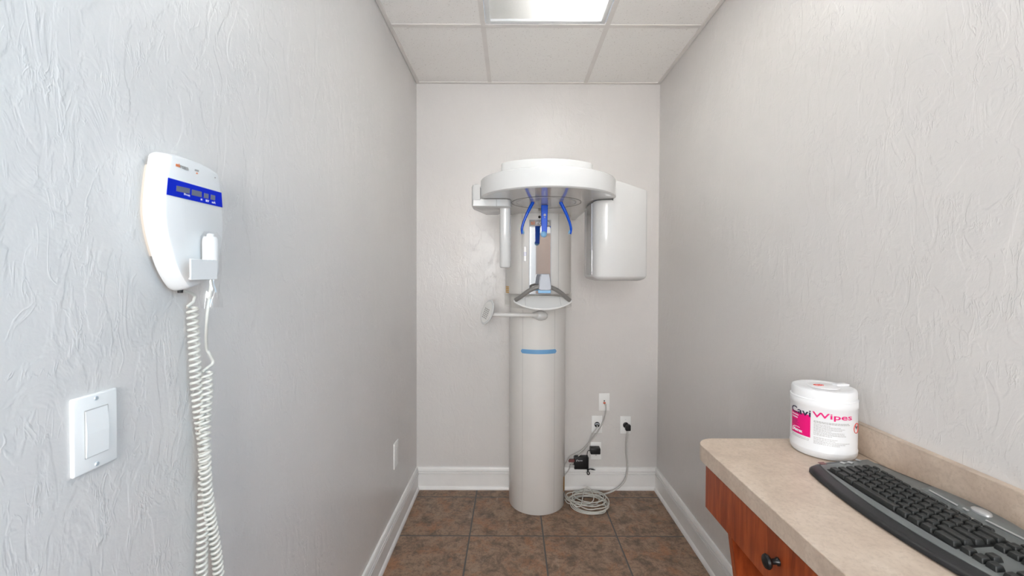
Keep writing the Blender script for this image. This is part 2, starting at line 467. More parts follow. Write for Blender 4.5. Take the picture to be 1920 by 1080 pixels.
# wall behind the camera: window added left for light, tan door added right for mirror reflection
WX0, WX1, WZ0, WZ1 = -0.52, 0.30, 1.0, 2.35
DX0, DX1, DZ = 0.375, 0.90, 2.05
b = BM()
box(b, (XL, YN - T, 0), (WX0, YN, H + 0.25)); box(b, (WX1, YN - T, 0), (DX0, YN, H + 0.25)); box(b, (DX1, YN - T, 0), (XR, YN, H + 0.25))
box(b, (WX0, YN - T, 0), (WX1, YN, WZ0)); box(b, (WX0, YN - T, WZ1), (WX1, YN, H + 0.25)); box(b, (DX0, YN - T, DZ), (DX1, YN, H + 0.25))
struct('wall_front', b, 'wall')
b = BM(); fw = 0.05
for (lo, hi) in (((WX0, YN - 0.08, WZ0), (WX0 + fw, YN - 0.02, WZ1)), ((WX1 - fw, YN - 0.08, WZ0), (WX1, YN - 0.02, WZ1)),
                 ((WX0 + fw, YN - 0.08, WZ0), (WX1 - fw, YN - 0.02, WZ0 + fw)), ((WX0 + fw, YN - 0.08, WZ1 - fw), (WX1 - fw, YN - 0.02, WZ1))):
    box(b, lo, hi)
struct('added_window_1', b, 'trim')
b = BM(); box(b, (DX0 + 0.002, YN - 0.06, 0.004), (DX1 - 0.002, YN - 0.02, DZ - 0.002)); struct('added_door_1', b, 'door')

# baseboards: profiled board with a shoe moulding
BBP = [(0.0, 0.0), (0.024, 0.0), (0.024, 0.006), (0.021, 0.015), (0.016, 0.020), (0.014, 0.022), (0.014, 0.094), (0.016, 0.096), (0.016, 0.100),
       (0.009, 0.1015), (0.009, 0.1045), (0.0155, 0.107), (0.0155, 0.115), (0.0085, 0.1165), (0.0085, 0.1195), (0.014, 0.122), (0.012, 0.135), (0.008, 0.142), (0.0, 0.144)]
def baseboard(name, mp, l0, l1):
    b = BM(); prism(b, BBP, [(l0, 0), (l1, 0)], mp); struct(name, b, 'trim', True)
baseboard('baseboard_back', lambda a, z, l: (l, YB - a, z), XL, XR)
baseboard('baseboard_left', lambda a, z, l: (XL + a, l, z), YN, YB)
baseboard('baseboard_right', lambda a, z, l: (XR - a, l, z), YN, YB)

# ceiling: tiles sit on a metal grid; the fixture fills one bay
GX = (-0.146, 0.4636); GY = [2.09 - 0.61 * i for i in range(7)]
FX0, FX1, FY0, FY1 = GX[0], GX[1], GY[2], GY[0]
b = BM()
zt = H + 0.003
def tile(x0, x1, y0, y1):
    box(b, (x0, y0, zt), (x1, y1, zt + 0.016))
ys = [YB] + [y for y in GY if y > YN] + [YN]
xs = [XL, GX[0], GX[1], XR]
for i in range(len(ys) - 1):
    for j in range(3):
        y1, y0 = ys[i], ys[i + 1]
        if j == 1 and (y0 >= FY0 - 0.01 and y1 <= FY1 + 0.01): continue
        tile(xs[j], xs[j + 1], y0, y1)
struct('ceiling', b, 'ceiling')
b = BM(); tw = 0.012
for x in GX: box(b, (x - tw, YN, H), (x + tw, YB - 0.001, H + 0.003))
for y in GY:
    if y > YN + 0.05:
        for x0, x1 in zip(xs, xs[1:]):
            if x0 == GX[0] and FY0 + 0.05 < y < FY1 - 0.05: continue
            box(b, (x0 + (tw if x0 != XL else 0), y - tw, H + 0.0004), (x1 - (tw if x1 != XR else 0), y + tw, H + 0.003))
struct('trim_1', b, 'grid')
b = BM(); g = 0.0025; aw = 0.022
box(b, (XL + g, YN, H - 0.001), (XL + aw, YB - 0.0005, H + 0.004)); box(b, (XR - aw, YN, H - 0.001), (XR - g, YB - 0.0005, H + 0.004))
box(b, (XL + aw, YB - aw, H - 0.001), (XR - aw, YB - 0.0005, H + 0.004))
struct('trim_2', b, 'grid')

# ceiling light fixture
fl = thing('ceiling_light', 'recessed white fluorescent ceiling light in the tile grid, one side lit bright', 'ceiling light', ((FX0 + FX1) / 2, (FY0 + FY1) / 2, H))
x0, x1, y0, y1 = FX0 + 0.014, FX1 - 0.014, FY0 + 0.014, FY1 - 0.014
b = BM()
box(b, (x0, y0, H + 0.002), (x0 + 0.024, y1, H + 0.020), 0.003); box(b, (x1 - 0.024, y0, H + 0.002), (x1, y1, H + 0.020), 0.003)
box(b, (x0 + 0.0235, y1 - 0.024, H + 0.0022), (x1 - 0.0235, y1, H + 0.0198), 0.003); box(b, (x0 + 0.0235, y0, H + 0.0022), (x1 - 0.0235, y0 + 0.024, H + 0.0198), 0.003)
link_mesh('frame', b, 'frame', fl)
b = BM(); quad(b, [(x0 + 0.02, y0 + 0.02, H + 0.012), (x1 - 0.02, y0 + 0.02, H + 0.012), (x1 - 0.02, y1 - 0.02, H + 0.012), (x0 + 0.02, y1 - 0.02, H + 0.012)])
link_mesh('diffuser', b, 'lens', fl, False)
b = BM(); hz = H + 0.115
P0 = [(x0, y0), (x1, y0), (x1, y1), (x0, y1)]
prism(b, P0, [(H + 0.02, 0), (H + 0.06, 0.0), (hz, 0.03)], cap0=False)
link_mesh('housing', b, 'housing', fl, False)
fcx = (x0 + x1) / 2
b = BM(); prism(b, [(fcx - 0.10, hz - 0.001), (fcx - 0.030, H + 0.058), (fcx + 0.030, H + 0.058), (fcx + 0.10, hz - 0.001)], [(y0 + 0.03, 0), (y1 - 0.03, 0)], lambda a, z, h: (a, h, z))
link_mesh('added_divider', b, 'housing', fl, False)  # unseen divider added to keep the lit tube's light off the left half
for nm, x, mm in (('lamp_tube', 0.295, 'tube_on'), ('lamp_tube', 0.035, 'tube_off')):
    b = BM(); tube(b, [(x, y0 + 0.04, H + 0.075), (x, y1 - 0.04, H + 0.075)], 0.0127, 16); link_mesh(nm, b, mm, fl)

# ------------------------------------------------------------------ x-ray machine
def Z(v): return CAMZ + v
CX = 0.156
xm = thing('x_ray_machine', 'white panoramic dental x-ray machine on a tall column against the back wall', 'x-ray machine', (CX, 2.55, 0))
# lower column: round front, straight back
CYc, CR = 2.575, 0.170
colp = [(CX + CR, 2.688)] + [(CX + CR, 2.62)] + [(x, y) for x, y in arc(CX, CYc, CR, 0, -180, 48)] + [(CX - CR, 2.62), (CX - CR, 2.688)]
b = BM(); prism(b, colp, [(0.0, 0.003), (0.004, 0.0), (Z(-0.10), 0.0)]); column = link_mesh('column', b, 'shell_warm', xm)
for a in (-33, 33):
    ang = math.radians(-90 + a); n = Vector((math.cos(ang), math.sin(ang), 0)); t = Vector((-n.y, n.x, 0))
    b = BM(); p = Vector((CX, CYc, 0)) + n * (CR - 0.0012)
    quad(b, [p - t * 0.0008 + Vector((0, 0, 0.01)), p + t * 0.0008 + Vector((0, 0, 0.01)), p + t * 0.0008 + Vector((0, 0, Z(-0.2))), p - t * 0.0008 + Vector((0, 0, Z(-0.2)))], n, 0.0016)
    link_mesh('panel_seam', b, 'seam', column, False)
# blue stripe wrapped on the column
b = BM(); zc = at_y(1010, 660, 2.405).z
n_ = 28; rows = []
for i in range(n_ + 1):
    a = math.radians(-90 - 37 + 74 * i / n_); tpos = abs(i / n_ * 2 - 1)
    hh = 0.0115 * math.sqrt(max(0.0, 1 - max(0, (tpos - 0.9) / 0.1) ** 2)) + 0.0006
    for rr in (CR - 0.001, CR + 0.0022):
        for s in (-1, 1): rows.append(b.verts.new((CX + rr * math.cos(a), CYc + rr * math.sin(a), zc + s * hh)))
for i in range(n_):
    o = i * 4; q = rows
    b.faces.new((q[o], q[o + 4], q[o + 6], q[o + 2])); b.faces.new((q[o + 1], q[o + 3], q[o + 7], q[o + 5]))
    b.faces.new((q[o + 2], q[o + 6], q[o + 7], q[o + 3])); b.faces.new((q[o], q[o + 1], q[o + 5], q[o + 4]))
o = n_ * 4
b.faces.new((rows[0], rows[2], rows[3], rows[1])); b.faces.new((rows[o], rows[o + 1], rows[o + 3], rows[o + 2]))
st = link_mesh('stripe', b, 'stripe_blue', column); st['label'] = 'light blue stripe wrapped round the column front'
# stickers on right flank of the column
def flank(a0, a1, z0, z1, m, nm, n=4):
    b = BM(); R = CR + 0.0008; lo, hi = [], []
    for i in range(n + 1):
        a = math.radians(a0 + (a1 - a0) * i / n)
        lo.append(b.verts.new((CX + R * math.cos(a), CYc + R * math.sin(a), z0))); hi.append(b.verts.new((CX + R * math.cos(a), CYc + R * math.sin(a), z1)))
    for i in range(n): b.faces.new((lo[i], lo[i + 1], hi[i + 1], hi[i]))
    bmesh.ops.solidify(b, geom=b.faces[:], thickness=0.0006)
    return link_mesh(nm, b, m, column)
s_ = flank(-24, -10, 0.085, 0.175, 'yellow', 'warning_sticker'); s_['label'] = 'yellow warning sticker'
flank(-24, -10, 0.012, 0.08, 'grey_ink', 'rating_sticker'); flank(-20, -12, 0.18, 0.24, 'paper', 'rating_sticker')
# upper carriage
SX0, SX1, SYF, SYB = -0.041, 0.359, 2.375, 2.690
slv = ([(SX1, SYB), (SX1, 2.60)] + arc(SX1 - 0.115, 2.60, 0.115, 0, -90, 14, 0.225)[1:] +
       arc(SX0 + 0.115, 2.60, 0.115, -90, -180, 14, 0.225) + [(SX0, SYB)])
zs0, zs1 = Z(-0.105), Z(0.352)
b = BM(); prism(b, slv, [(zs0, 0.003), (zs0 + 0.004, 0), (zs1, 0)]); carriage = link_mesh('carriage', b, 'shell_warm', xm)
for x in (0.056, 0.262):
    b = BM(); box(b, (x - 0.0009, SYF - 0.0012, zs0 + 0.005), (x + 0.0009, SYF + 0.004, zs1 - 0.002)); link_mesh('panel_seam', b, 'seam', carriage, False)
# clear plastic collar below the carriage
slc = inset_poly(slv, -0.006)
b = BM(); prism(b, slc, [(Z(-0.185), 0), (Z(-0.107), 0)], cap0=False, cap1=False)
bmesh.ops.recalc_face_normals(b, faces=b.faces); bmesh.ops.solidify(b, geom=b.faces[:], thickness=0.004)
cl = link_mesh('clear_collar', b, 'acrylic', xm); cl['label'] = 'clear plastic collar below the carriage'
# tall mirror on the carriage
mx0, mx1 = at_y(993, 480, SYF).x, at_y(1032, 480, SYF).x
mz0, mz1 = at_y(1010, 551, SYF).z, at_y(1010, 413, SYF).z
b = BM(); box(b, (mx0 - 0.003, SYF - 0.004, mz0 - 0.003), (mx1 + 0.003, SYF + 0.004, mz1 + 0.003), 0.001, 1); mf = link_mesh('mirror_frame', b, 'silver', xm)
zsplit = at_y(1010, 424, SYF).z
b = BM(); box(b, (mx0, SYF - 0.0052, mz0), (mx1, SYF - 0.003, zsplit)); mm_ = link_mesh('mirror', b, 'mirror', mf, False); mm_['label'] = 'tall narrow mirror strip'
b = BM(); box(b, (mx0, SYF - 0.0052, zsplit + 0.001), (mx1, SYF - 0.003, mz1)); np_ = link_mesh('name_plate', b, 'grey_ink', mf, False)
lx = mx0 + 0.006; lw = (mx1 - mx0 - 0.012); lh = 0.017
pm = lambda ox: plane_map((lx + ox, SYF - 0.0052, zsplit + 0.0075), (1, 0, 0), (0, 0, 1))
link_mesh('lettering', text_bm('si', pm(0), width=lw * 0.20, height=lh * 1.25, depth=0.0006, bold=0.01), 'orange_ink', np_, False)
link_mesh('lettering', text_bm('rona', pm(lw * 0.30), width=lw * 0.70, height=lh * 0.95, depth=0.0006), 'white_ink', np_, False)
b = BM(); lathe(b, [(0, 0), (0.0075, 0), (0.0075, 0.003), (0.006, 0.004), (0, 0.004)], seg=20, xf=axis_xf(at_y(1011.5, 407, SYF + 0.001), (0, -1, 0)))
link_mesh('lens_port', b, 'slot', carriage)
# little tag with icon on left of the mirror
q = at_y(984.5, 476, SYF)
b = BM(); box(b, (q.x - 0.007, SYF - 0.002, q.z - 0.042), (q.x + 0.007, SYF + 0.003, q.z + 0.042), 0.0015, 1); tg = link_mesh('indicator_tag', b, 'shell', carriage)
b = BM()
for dx, dz, w, h in ((-0.006, 0.008, 0.012, 0.0012), (-0.006, -0.010, 0.012, 0.0012), (-0.006, -0.010, 0.0012, 0.019), (0.0048, -0.010, 0.0012, 0.019), (-0.003, -0.004, 0.006, 0.001), (-0.003, 0.001, 0.006, 0.001)):
    box(b, (q.x + dx, SYF - 0.0026, q.z + dz), (q.x + dx + w, SYF - 0.0018, q.z + dz + h))
link_mesh('icon', b, 'display_blue', tg, False)
# orange information sticker low on the carriage's left side
b = BM(); q = at_y(950.5, 543, 2.50)
for k in range(4):
    z0 = q.z - 0.019 + k * 0.0105; pr = []
    for i in range(5):
        x = SX0 + 0.004 + 0.019 * i / 4; cs = (SX0 + 0.115 - x) / 0.115; pr.append((x, 2.60 - 0.225 * math.sqrt(max(0, 1 - cs * cs)) - 0.0006))
    vs0 = [b.verts.new((x, y, z0)) for x, y in pr]; vs1 = [b.verts.new((x, y, z0 + 0.0075)) for x, y in pr]
    for i in range(4): b.faces.new((vs0[i], vs0[i + 1], vs1[i + 1], vs1[i]))
bmesh.ops.recalc_face_normals(b, faces=b.faces); bmesh.ops.solidify(b, geom=b.faces[:], thickness=0.0005)
link_mesh('rating_sticker', b, 'yellow', carriage, False)

# rotating head
HX, HY, HR = 0.163, 1.985, 0.315
zu, zb_t = Z(0.350), Z(0.4345)
a0 = 14.5
front = arc(HX, HY, HR, 180 + a0, 360 - a0, 60)
headp = front + [(0.455, 2.02), (0.405, 2.20), (0.40, 2.66), (-0.02, 2.66), (-0.03, 2.20), (-0.135, 2.02)]
b = BM(); prism(b, headp, [(zu, 0.010), (zu + 0.0015, 0.004), (zu + 0.006, 0.0), (zb_t - 0.008, 0.0), (zb_t - 0.002, 0.004), (zb_t, 0.009)], cap0=False)
head = link_mesh('rotating_head', b, 'shell', xm)
b = BM(); prism(b, headp, [(zu + 0.0004, 0.0102), (zu + 0.004, 0.0102)]); un = link_mesh('underside', b, 'under', head, False); un['label'] = 'glossy grey underside of the head'
for R in (0.166, 0.142):
    b = BM(); tube(b, [(HX + R * math.cos(t), HY + 0.05 + R * math.sin(t), zu + 0.0004) for t in [2 * PI * i / 72 for i in range(73)]], 0.0011, 6, False); link_mesh('seam_ring', b, 'dark_seam' if R > 0.15 else 'seam', head)
ca = arc(HX - 0.009, 2.106, 0.306, 270 - 37.5, 270 + 37.5, 32)
capp = [(HX - 0.212, 2.30), (HX - 0.212, 1.900), (HX - 0.2115, 1.888), (HX - 0.208, 1.876)] + ca + [(HX + 0.190, 1.876), (HX + 0.1935, 1.888), (HX + 0.194, 1.900), (HX + 0.194, 2.30)]
b = BM(); prism(b, capp, [(zb_t - 0.004, 0.0), (Z(0.494), 0.0), (Z(0.4985), 0.0015), (Z(0.5005), 0.006)])
link_mesh('top_cap', b, 'shell', head)

# left sensor arm
ap = [(-0.186, 1.945), (-0.178, 1.932)] + [(-0.03, 1.932), (-0.012, 1.945), (-0.004, 1.97), (-0.03, 2.07), (-0.07, 2.20), (-0.138, 2.20), (-0.186, 2.03)]
b = BM(); prism(b, ap, [(Z(0.314), 0.006), (Z(0.318), 0.0), (Z(0.3485), 0.0)]); arm = link_mesh('sensor_arm', b, 'shell', head)
ap2 = [(-0.186, 1.945), (-0.178, 1.932), (-0.1465, 1.918), (-0.1465, 2.03), (-0.15, 2.12), (-0.186, 2.03)]
b = BM(); prism(b, ap2, [(Z(0.344), 0.0), (Z(0.405), 0.0), (Z(0.415), 0.004), (Z(0.418), 0.010)]); link_mesh('arm_shoulder', b, 'shell', arm)
b = BM(); box(b, (-0.0725, 1.9312, Z(0.316)), (-0.0715, 2.02, Z(0.348))); link_mesh('panel_seam', b, 'dark_seam', arm, False)
b = BM(); sp = round_rect(-0.0585, 1.965, -0.0075, 2.035, 0.022, 8)
prism(b, sp, [(Z(0.036), 0.006), (Z(0.038), 0.003), (Z(0.043), 0.0), (Z(0.3145), 0.0)]); link_mesh('sensor', b, 'shell', arm)

# right x-ray tube housing
wedge = 0.4605
lowp = [(0.377, 1.985), (0.381, 1.962), (0.392, 1.945), (0.410, 1.934), (0.4300, 1.9285), (wedge, 1.9255), (wedge, 2.20), (0.377, 2.20)]
hip = [(wedge, 1.9255), (0.52, 1.951), (0.58, 1.984), (0.636, 2.016), (0.645, 2.023), (0.649, 2.035), (0.649, 2.20), (wedge, 2.20)]
allp = lowp[:6] + hip[1:7] + [(0.377, 2.20)]
sl_ = lambda a, c, h: (a, c, h - (0.17 * (a - wedge) if h > Z(0.40) else 0.0))
b = BM()
prism(b, allp, [(Z(-0.024), 0.045), (Z(-0.0215), 0.028), (Z(-0.015), 0.012), (Z(-0.008), 0.004), (Z(0.0), 0.0), (Z(0.330), 0.0)], cap1=False)
prism(b, lowp, [(Z(0.330), 0.0), (Z(0.341), 0.0), (Z(0.346), 0.003), (Z(0.3485), 0.008)], cap0=False)
prism(b, hip, [(Z(0.330), 0.0), (Z(0.436), 0.0), (Z(0.4385), 0.0008), (Z(0.4395), 0.003)], sl_, cap0=False)
tubeh = link_mesh('tube_housing', b, 'shell', head, True, 35)
b = BM(); box(b, (0.3745, 1.990, Z(0.005)), (0.379, 2.125, Z(0.345)), 0.001, 1); link_mesh('collimator_panel', b, 'chrome', tubeh)
b = BM(); box(b, (0.3735, 1.99, Z(0.015)), (0.376, 2.04, Z(0.125)), 0.001, 1); link_mesh('collimator_window', b, 'chrome', tubeh)
b = BM(); box(b, (0.3725, 1.988, Z(0.120)), (0.3770, 1.992, Z(0.34)), 0.0008, 1); link_mesh('trim_strip', b, 'silver', tubeh)

# head supports (blue): two temple supports and the forehead support
def blade(pts, rads, nm, parent):
    b = BM(); pp = smooth_pts(pts, 6); n = len(pp)
    rr = []
    for i in range(n):
        t = i / (n - 1) * (len(rads) - 1); k = min(int(t), len(rads) - 2); f = t - k
        rr.append((rads[k][0] * (1 - f) + rads[k + 1][0] * f, rads[k][1] * (1 - f) + rads[k + 1][1] * f))
    tube(b, pp, rr, 14, True, (1, 0, 0)); return link_mesh(nm, b, 'blue', parent)
for pts in ([(999.5, 379), (990, 397), (982, 416), (978.5, 429), (978.5, 439)], [(1051, 379), (1060, 397), (1067.5, 416), (1070.5, 429), (1070, 439)]):
    W3 = [at_y(px, py, 2.02) for px, py in pts]
    W3[0].z = zu + 0.001
    s_ = blade(W3, [(0.0085, 0.014), (0.0075, 0.013), (0.0062, 0.012), (0.006, 0.012), (0.003, 0.007)], 'temple_support', head)
    inn = 1 if pts[0][0] < 1020 else -1
    e = W3[-1] + Vector((inn * 0.0065, 0, 0.010))
    b = BM(); lathe(b, [(0, -0.004), (0.006, -0.003), (0.009, 0), (0.006, 0.003), (0, 0.004)], seg=20, xf=axis_xf(e, (inn, -0.35, 0.25)) @ Matrix.Diagonal((0.8, 1.3, 1, 1)))
    link_mesh('pad', b, 'pale_blue', s_)
yf = 2.09
f0, f1 = at_y(1021, 384, yf), at_y(1020, 441, yf)
b = BM(); w = 0.0165
fp = [(f0.x - w, zu - 0.001), (f0.x + w, zu - 0.001), (f0.x + w * 0.92, f1.z + 0.10), (f0.x + w * 0.8, f1.z + 0.03), (f0.x + w * 0.7, f1.z), (f0.x - w * 0.9, f1.z), (f0.x - w * 0.98, f1.z + 0.10)]
prism(b, fp, [(yf - 0.007, 0.003), (yf - 0.004, 0), (yf + 0.008, 0), (yf + 0.012, 0.003)], lambda a, c, h: (a, h, c)); fs = link_mesh('forehead_support', b, 'blue', head)
b = BM(); bmesh.ops.create_uvsphere(b, u_segments=24, v_segments=16, radius=0.0155)
for v in b.verts: v.co = Vector((v.co.x, v.co.y * 0.7, v.co.z)) + f1 + Vector((-0.002, -0.006, 0.004))
link_mesh('pad', b, 'pale_blue', fs)
b = BM(); q = at_y(1021.5, 403, yf - 0.007)
lathe(b, [(0, 0), (0.0065, 0), (0.0055, 0.002), (0, 0.0025)], seg=16, xf=axis_xf(q, (0, -1, 0)))
lathe(b, [(0, 0), (0.0028, 0), (0.002, 0.0015), (0, 0.0018)], seg=12, xf=axis_xf(q + Vector((0, 0.0, -0.013)), (0, -1, 0)))
link_mesh('screw', b, 'silver', fs)

# chin-rest tray, grip bar and bracket
te0, te1 = at_y(963, 563, 2.25), at_y(1072.5, 563, 2.25)
def tray_pt(t, s):
    """t 0..1 left to right, s 0 back edge .. 1 front rim"""
    x = te0.x + (te1.x - te0.x) * t; k = 1 - (2 * t - 1) ** 2; k2 = k ** 0.8
    zf = te0.z + (at_y(1017, 578.5, 2.19).z - te0.z) * k2; yf_ = 2.25 + (2.19 - 2.25) * k2
    ke = max(0.0, 1 - abs(2 * t - 1) ** 5)
    zb = te0.z + (at_y(1017, 555, 2.30).z - te0.z) * (k ** 0.55); yb = 2.25 + (2.30 - 2.25) * (k ** 0.5)
    return Vector((x, yb + (yf_ - yb) * s, zb + (zf - zb) * s))
b = BM(); nt_, ns_ = 40, 8; top = []; bot = []
for i in range(nt_ + 1):
    top.append([b.verts.new(tray_pt(i / nt_, j / ns_) + Vector((0, 0, 0))) for j in range(ns_ + 1)])
    bot.append([b.verts.new(tray_pt(i / nt_, j / ns_) + Vector((0, 0.002 if j == ns_ else 0, -0.008))) for j in range(ns_ + 1)])
for i in range(nt_):
    for j in range(ns_):
        b.faces.new((top[i][j], top[i + 1][j], top[i + 1][j + 1], top[i][j + 1])); b.faces.new((bot[i][j], bot[i][j + 1], bot[i + 1][j + 1], bot[i + 1][j]))
    b.faces.new((top[i][ns_], top[i + 1][ns_], bot[i + 1][ns_], bot[i][ns_])); b.faces.new((top[i][0], bot[i][0], bot[i + 1][0], top[i + 1][0]))
for i in (0, nt_):
    for j in range(ns_): b.faces.new((top[i][j], top[i][j + 1], bot[i][j + 1], bot[i][j]) if i == 0 else (top[i][j], bot[i][j], bot[i][j + 1], top[i][j + 1]))
bmesh.ops.remove_doubles(b, verts=b.verts, dist=1e-6)
tray = link_mesh('rest_tray', b, 'plate', xm, True, 50)
b = BM(); up = Vector((0, -0.25, 0.97)) * 0.0008
def seam_path(pts):
    tube(b, [p + up for p in pts], 0.0007, 6)
seam_path([tray_pt(0.20, 0.08), tray_pt(0.35, 0.10), tray_pt(0.5, 0.11), tray_pt(0.65, 0.10), tray_pt(0.80, 0.08)])
seam_path([tray_pt(0.20, 0.08 + 0.86 * i / 6) for i in range(7)]); seam_path([tray_pt(0.80, 0.08 + 0.86 * i / 6) for i in range(7)])
link_mesh('panel_seam', b, 'seam', tray)
# support neck carrying the tray from the column
b = BM(); prism(b, round_rect(0.07, 2.262, 0.25, 2.42, 0.02, 5), [(Z(-0.172), 0.015), (Z(-0.160), 0.0), (Z(-0.135), 0.0)]); link_mesh('tray_support', b, 'shell_warm', tray)
gp = [(967, 562.5), (977, 556), (990, 546.5), (1003, 540), (1015, 537.2), (1022, 537), (1032, 538.5), (1044, 544), (1055, 552), (1063, 559), (1068, 563)]
gw = []
for px, py in gp:
    k = 1 - ((px - 1018) / 51.0) ** 2
    gw.append(at_y(px, py, 2.245 - 0.06 * k))
b = BM(); tube(b, smooth_pts(gw, 6), 0.0115, 16); link_mesh('grip_bar', b, 'rail', tray)
yb_ = 2.165
br = [(1014.5, 513.5), (1030, 513.5), (1031.5, 522), (1033.5, 536), (1034, 542), (1031, 544.5), (1013, 544.5), (1010, 542), (1010.5, 536), (1012.5, 522)]
poly = [(at_y(px, py, yb_).x, at_y(px, py, yb_).z) for px, py in br]
b = BM(); prism(b, poly, [(yb_ - 0.004, 0.003), (yb_, 0.0), (yb_ + 0.018, 0.0), (yb_ + 0.03, 0.004)], lambda a, c, h: (a, h, c)); link_mesh('chin_bracket', b, 'silver', tray)
q0, q1 = at_y(1009, 545, yb_ + 0.012), at_y(1032.5, 550, yb_ + 0.012)
b = BM(); box(b, (q0.x, yb_ + 0.003, q1.z), (q1.x, yb_ + 0.022, q0.z + 0.004), 0.002, 1); link_mesh('reflection_block', b, 'pale_blue', tray)  # mirror reflection below the bracket, modelled as a pale blue block

# control paddle on its side arm
pa = at_y(1026, 589, 2.36); pb_ = at_y(1003, 591, 2.355); pc = at_y(921, 590, 2.317)
b = BM()
lathe(b, [(0, -0.052), (0.010, -0.050), (0.022, -0.038), (0.028, -0.015), (0.027, 0.0), (0.020, 0.020), (0.015, 0.034), (0, 0.036)], seg=24, xf=axis_xf(at_y(1010, 591.5, 2.378), (-1, -0.05, 0.05)))
aj = link_mesh('arm_joint', b, 'shell', xm)
b = BM(); tube(b, [pb_ + Vector((0.02, 0.01, 0)), pb_, (pb_ + pc) / 2, pc], 0.0115, 16); link_mesh('side_arm', b, 'shell_warm', aj)
pcen = at_y(914.5, 585.5, 2.30)
nrm = Vector((-0.72, -0.66, 0.22)).normalized()
px_ = axis_xf(pcen, nrm) @ Matrix.Rotation(math.radians(0), 4, 'Z')
# long axis leans right at the top
la = Vector((0.36, -0.05, 0.93)); la = (la - nrm * la.dot(nrm)).normalized(); sa = la.cross(nrm)
px_ = Matrix((la, sa, nrm)).transposed().to_4x4(); px_.translation = pcen
S = px_ @ Matrix.Diagonal((1.0, 0.66, 1.0, 1))
b = BM(); lathe(b, [(0, -0.022), (0.035, -0.019), (0.060, -0.009), (0.070, 0.0), (0.071, 0.004), (0.068, 0.007), (0, 0.0085)], seg=40, xf=S); pd = link_mesh('control_paddle', b, 'shell', aj)
b = BM(); lathe(b, [(0.0, 0.0086), (0.060, 0.0080), (0.060, 0.0088), (0, 0.0094)], seg=40, xf=S); fc = link_mesh('paddle_face', b, 'chin', pd)
b = BM()
for i in range(6):
    for j in range(3):
        box(b, (-0.036 + i * 0.010, -0.022 + j * 0.015, 0.0085), (-0.036 + i * 0.010 + 0.0055, -0.022 + j * 0.015 + 0.011, 0.0100), xf=px_)
link_mesh('key_legend', b, 'grey_ink', pd, False)

# ------------------------------------------------------------------ exposure control on left wall
FXc = XL + 0.045
def fpt(px, py, x=FXc): p = at_x(px, py, x); return (p.y, p.z)
face_px = [(322, 292), (335, 293), (348, 295.5), (374, 305), (392, 314), (404, 322), (411, 330), (415, 359), (417, 388), (419.5, 420), (418.5, 445), (416, 465), (411, 490),
           (402, 510), (391, 524), (377, 533), (362, 538.5), (354, 537), (342, 519), (331, 495), (320.5, 460), (314, 430), (310.5, 402), (310.5, 377), (312.5, 352), (315.5, 325), (319, 303)]
fpoly = smooth_pts([Vector((*fpt(px, py), 0)) for px, py in face_px], 3, True)
fpoly = [(p.x, p.y) for p in fpoly]
cb = fpt(365, 420)
ec = thing('exposure_control', 'white rounded control box with a blue display strip on the left wall', 'control box', (XL, cb[0], cb[1] - 0.1))
mpx = lambda a, c, h: (h, a, c)
b = BM(); prism(b, fpoly, [(XL + 0.008, 0.002), (XL + 0.010, -0.003), (XL + 0.018, -0.006), (XL + 0.030, -0.004), (FXc - 0.004, 0.0), (FXc - 0.001, 0.0015), (FXc, 0.004)], mpx)
body = link_mesh('body', b, 'control', ec, True, 40)
b = BM(); bp_ = [(y, z) for y, z in inset_poly(fpoly, 0.004)]
zlow = min(z for y, z in bp_); zc_ = at_x(290, 481, XL).z; zd_ = at_x(285, 312, XL).z; bp_ = [(y, min(max(z, zc_), zd_)) for y, z in bp_]
prism(b, bp_, [(XL, 0.0), (XL + 0.0085, 0.0)], mpx); link_mesh('back_plate', b, 'beige_edge', ec)
def on_face(X, Y): return (300 + X / 8.31, 280 + Y / 8.31)
def face_quad(pts, lift, th, m, nm, par, raw=False):
    b = BM(); P = [at_x(*(p if raw else on_face(*p)), FXc) + Vector((lift, 0, 0)) for p in pts]
    quad(b, P, (1, 0, 0), th); return link_mesh(nm, b, m, par, False)
strip = face_quad([(315.2, 333), (414.6, 361.3), (416.6, 389), (312.4, 364.8)], -0.0005, 0.0013, 'display_blue', 'display_strip', body, True)
for pts in ([(250, 565), (455, 612), (450, 695), (245, 650)], [(490, 625), (640, 662), (638, 747), (485, 712)], [(680, 680), (746, 697), (744, 772), (675, 755)], [(785, 705), (849, 722), (848, 797), (780, 780)]):
    face_quad(pts, 0.0006, 0.0008, 'lcd', 'display_window', strip)
def face_text(body_, X, Y, wpx, hpx, m, par, bold=0.0):
    px, py = on_face(X, Y); p = at_x(px, py, FXc); p2 = at_x(px + wpx, py, FXc); p3 = at_x(px, py - hpx, FXc)
    b = text_bm(body_, plane_map(p + Vector((0.0007, 0, 0)), (0, 1, 0), (0, 0, 1)), width=(p2.y - p.y), height=(p3.z - p.z), depth=0.0004, bold=bold)
    return link_mesh('lettering', b, m, par, False)
face_text('Prog', 368, 722, 11.0, 5.0, 'white_ink', strip, 0.02)
face_text('s', 626, 792, 3.2, 3.2, 'white_ink', strip, 0.02)
face_text('kV', 708, 815, 6.0, 4.2, 'white_ink', strip, 0.02)
face_text('mA', 803, 838, 6.6, 4.2, 'white_ink', strip, 0.02)
face_text('si', 238, 262, 7.5, 6.5, 'orange_ink', body, 0.03)
face_text('rona', 305, 288, 16.0, 5.5, 'grey_ink', body, 0.05)
face_text('xray', 540, 332, 7.0, 2.6, 'grey_ink', body, 0.02) if False else None
face_quad([(540, 310), (600, 325), (598, 350), (538, 335)], 0.0002, 0.0006, 'grey_ink', 'indicator_mark', body)
face_quad([(570, 360), (590, 385), (556, 380)], 0.0002, 0.0006, 'orange_ink', 'indicator_mark', body)
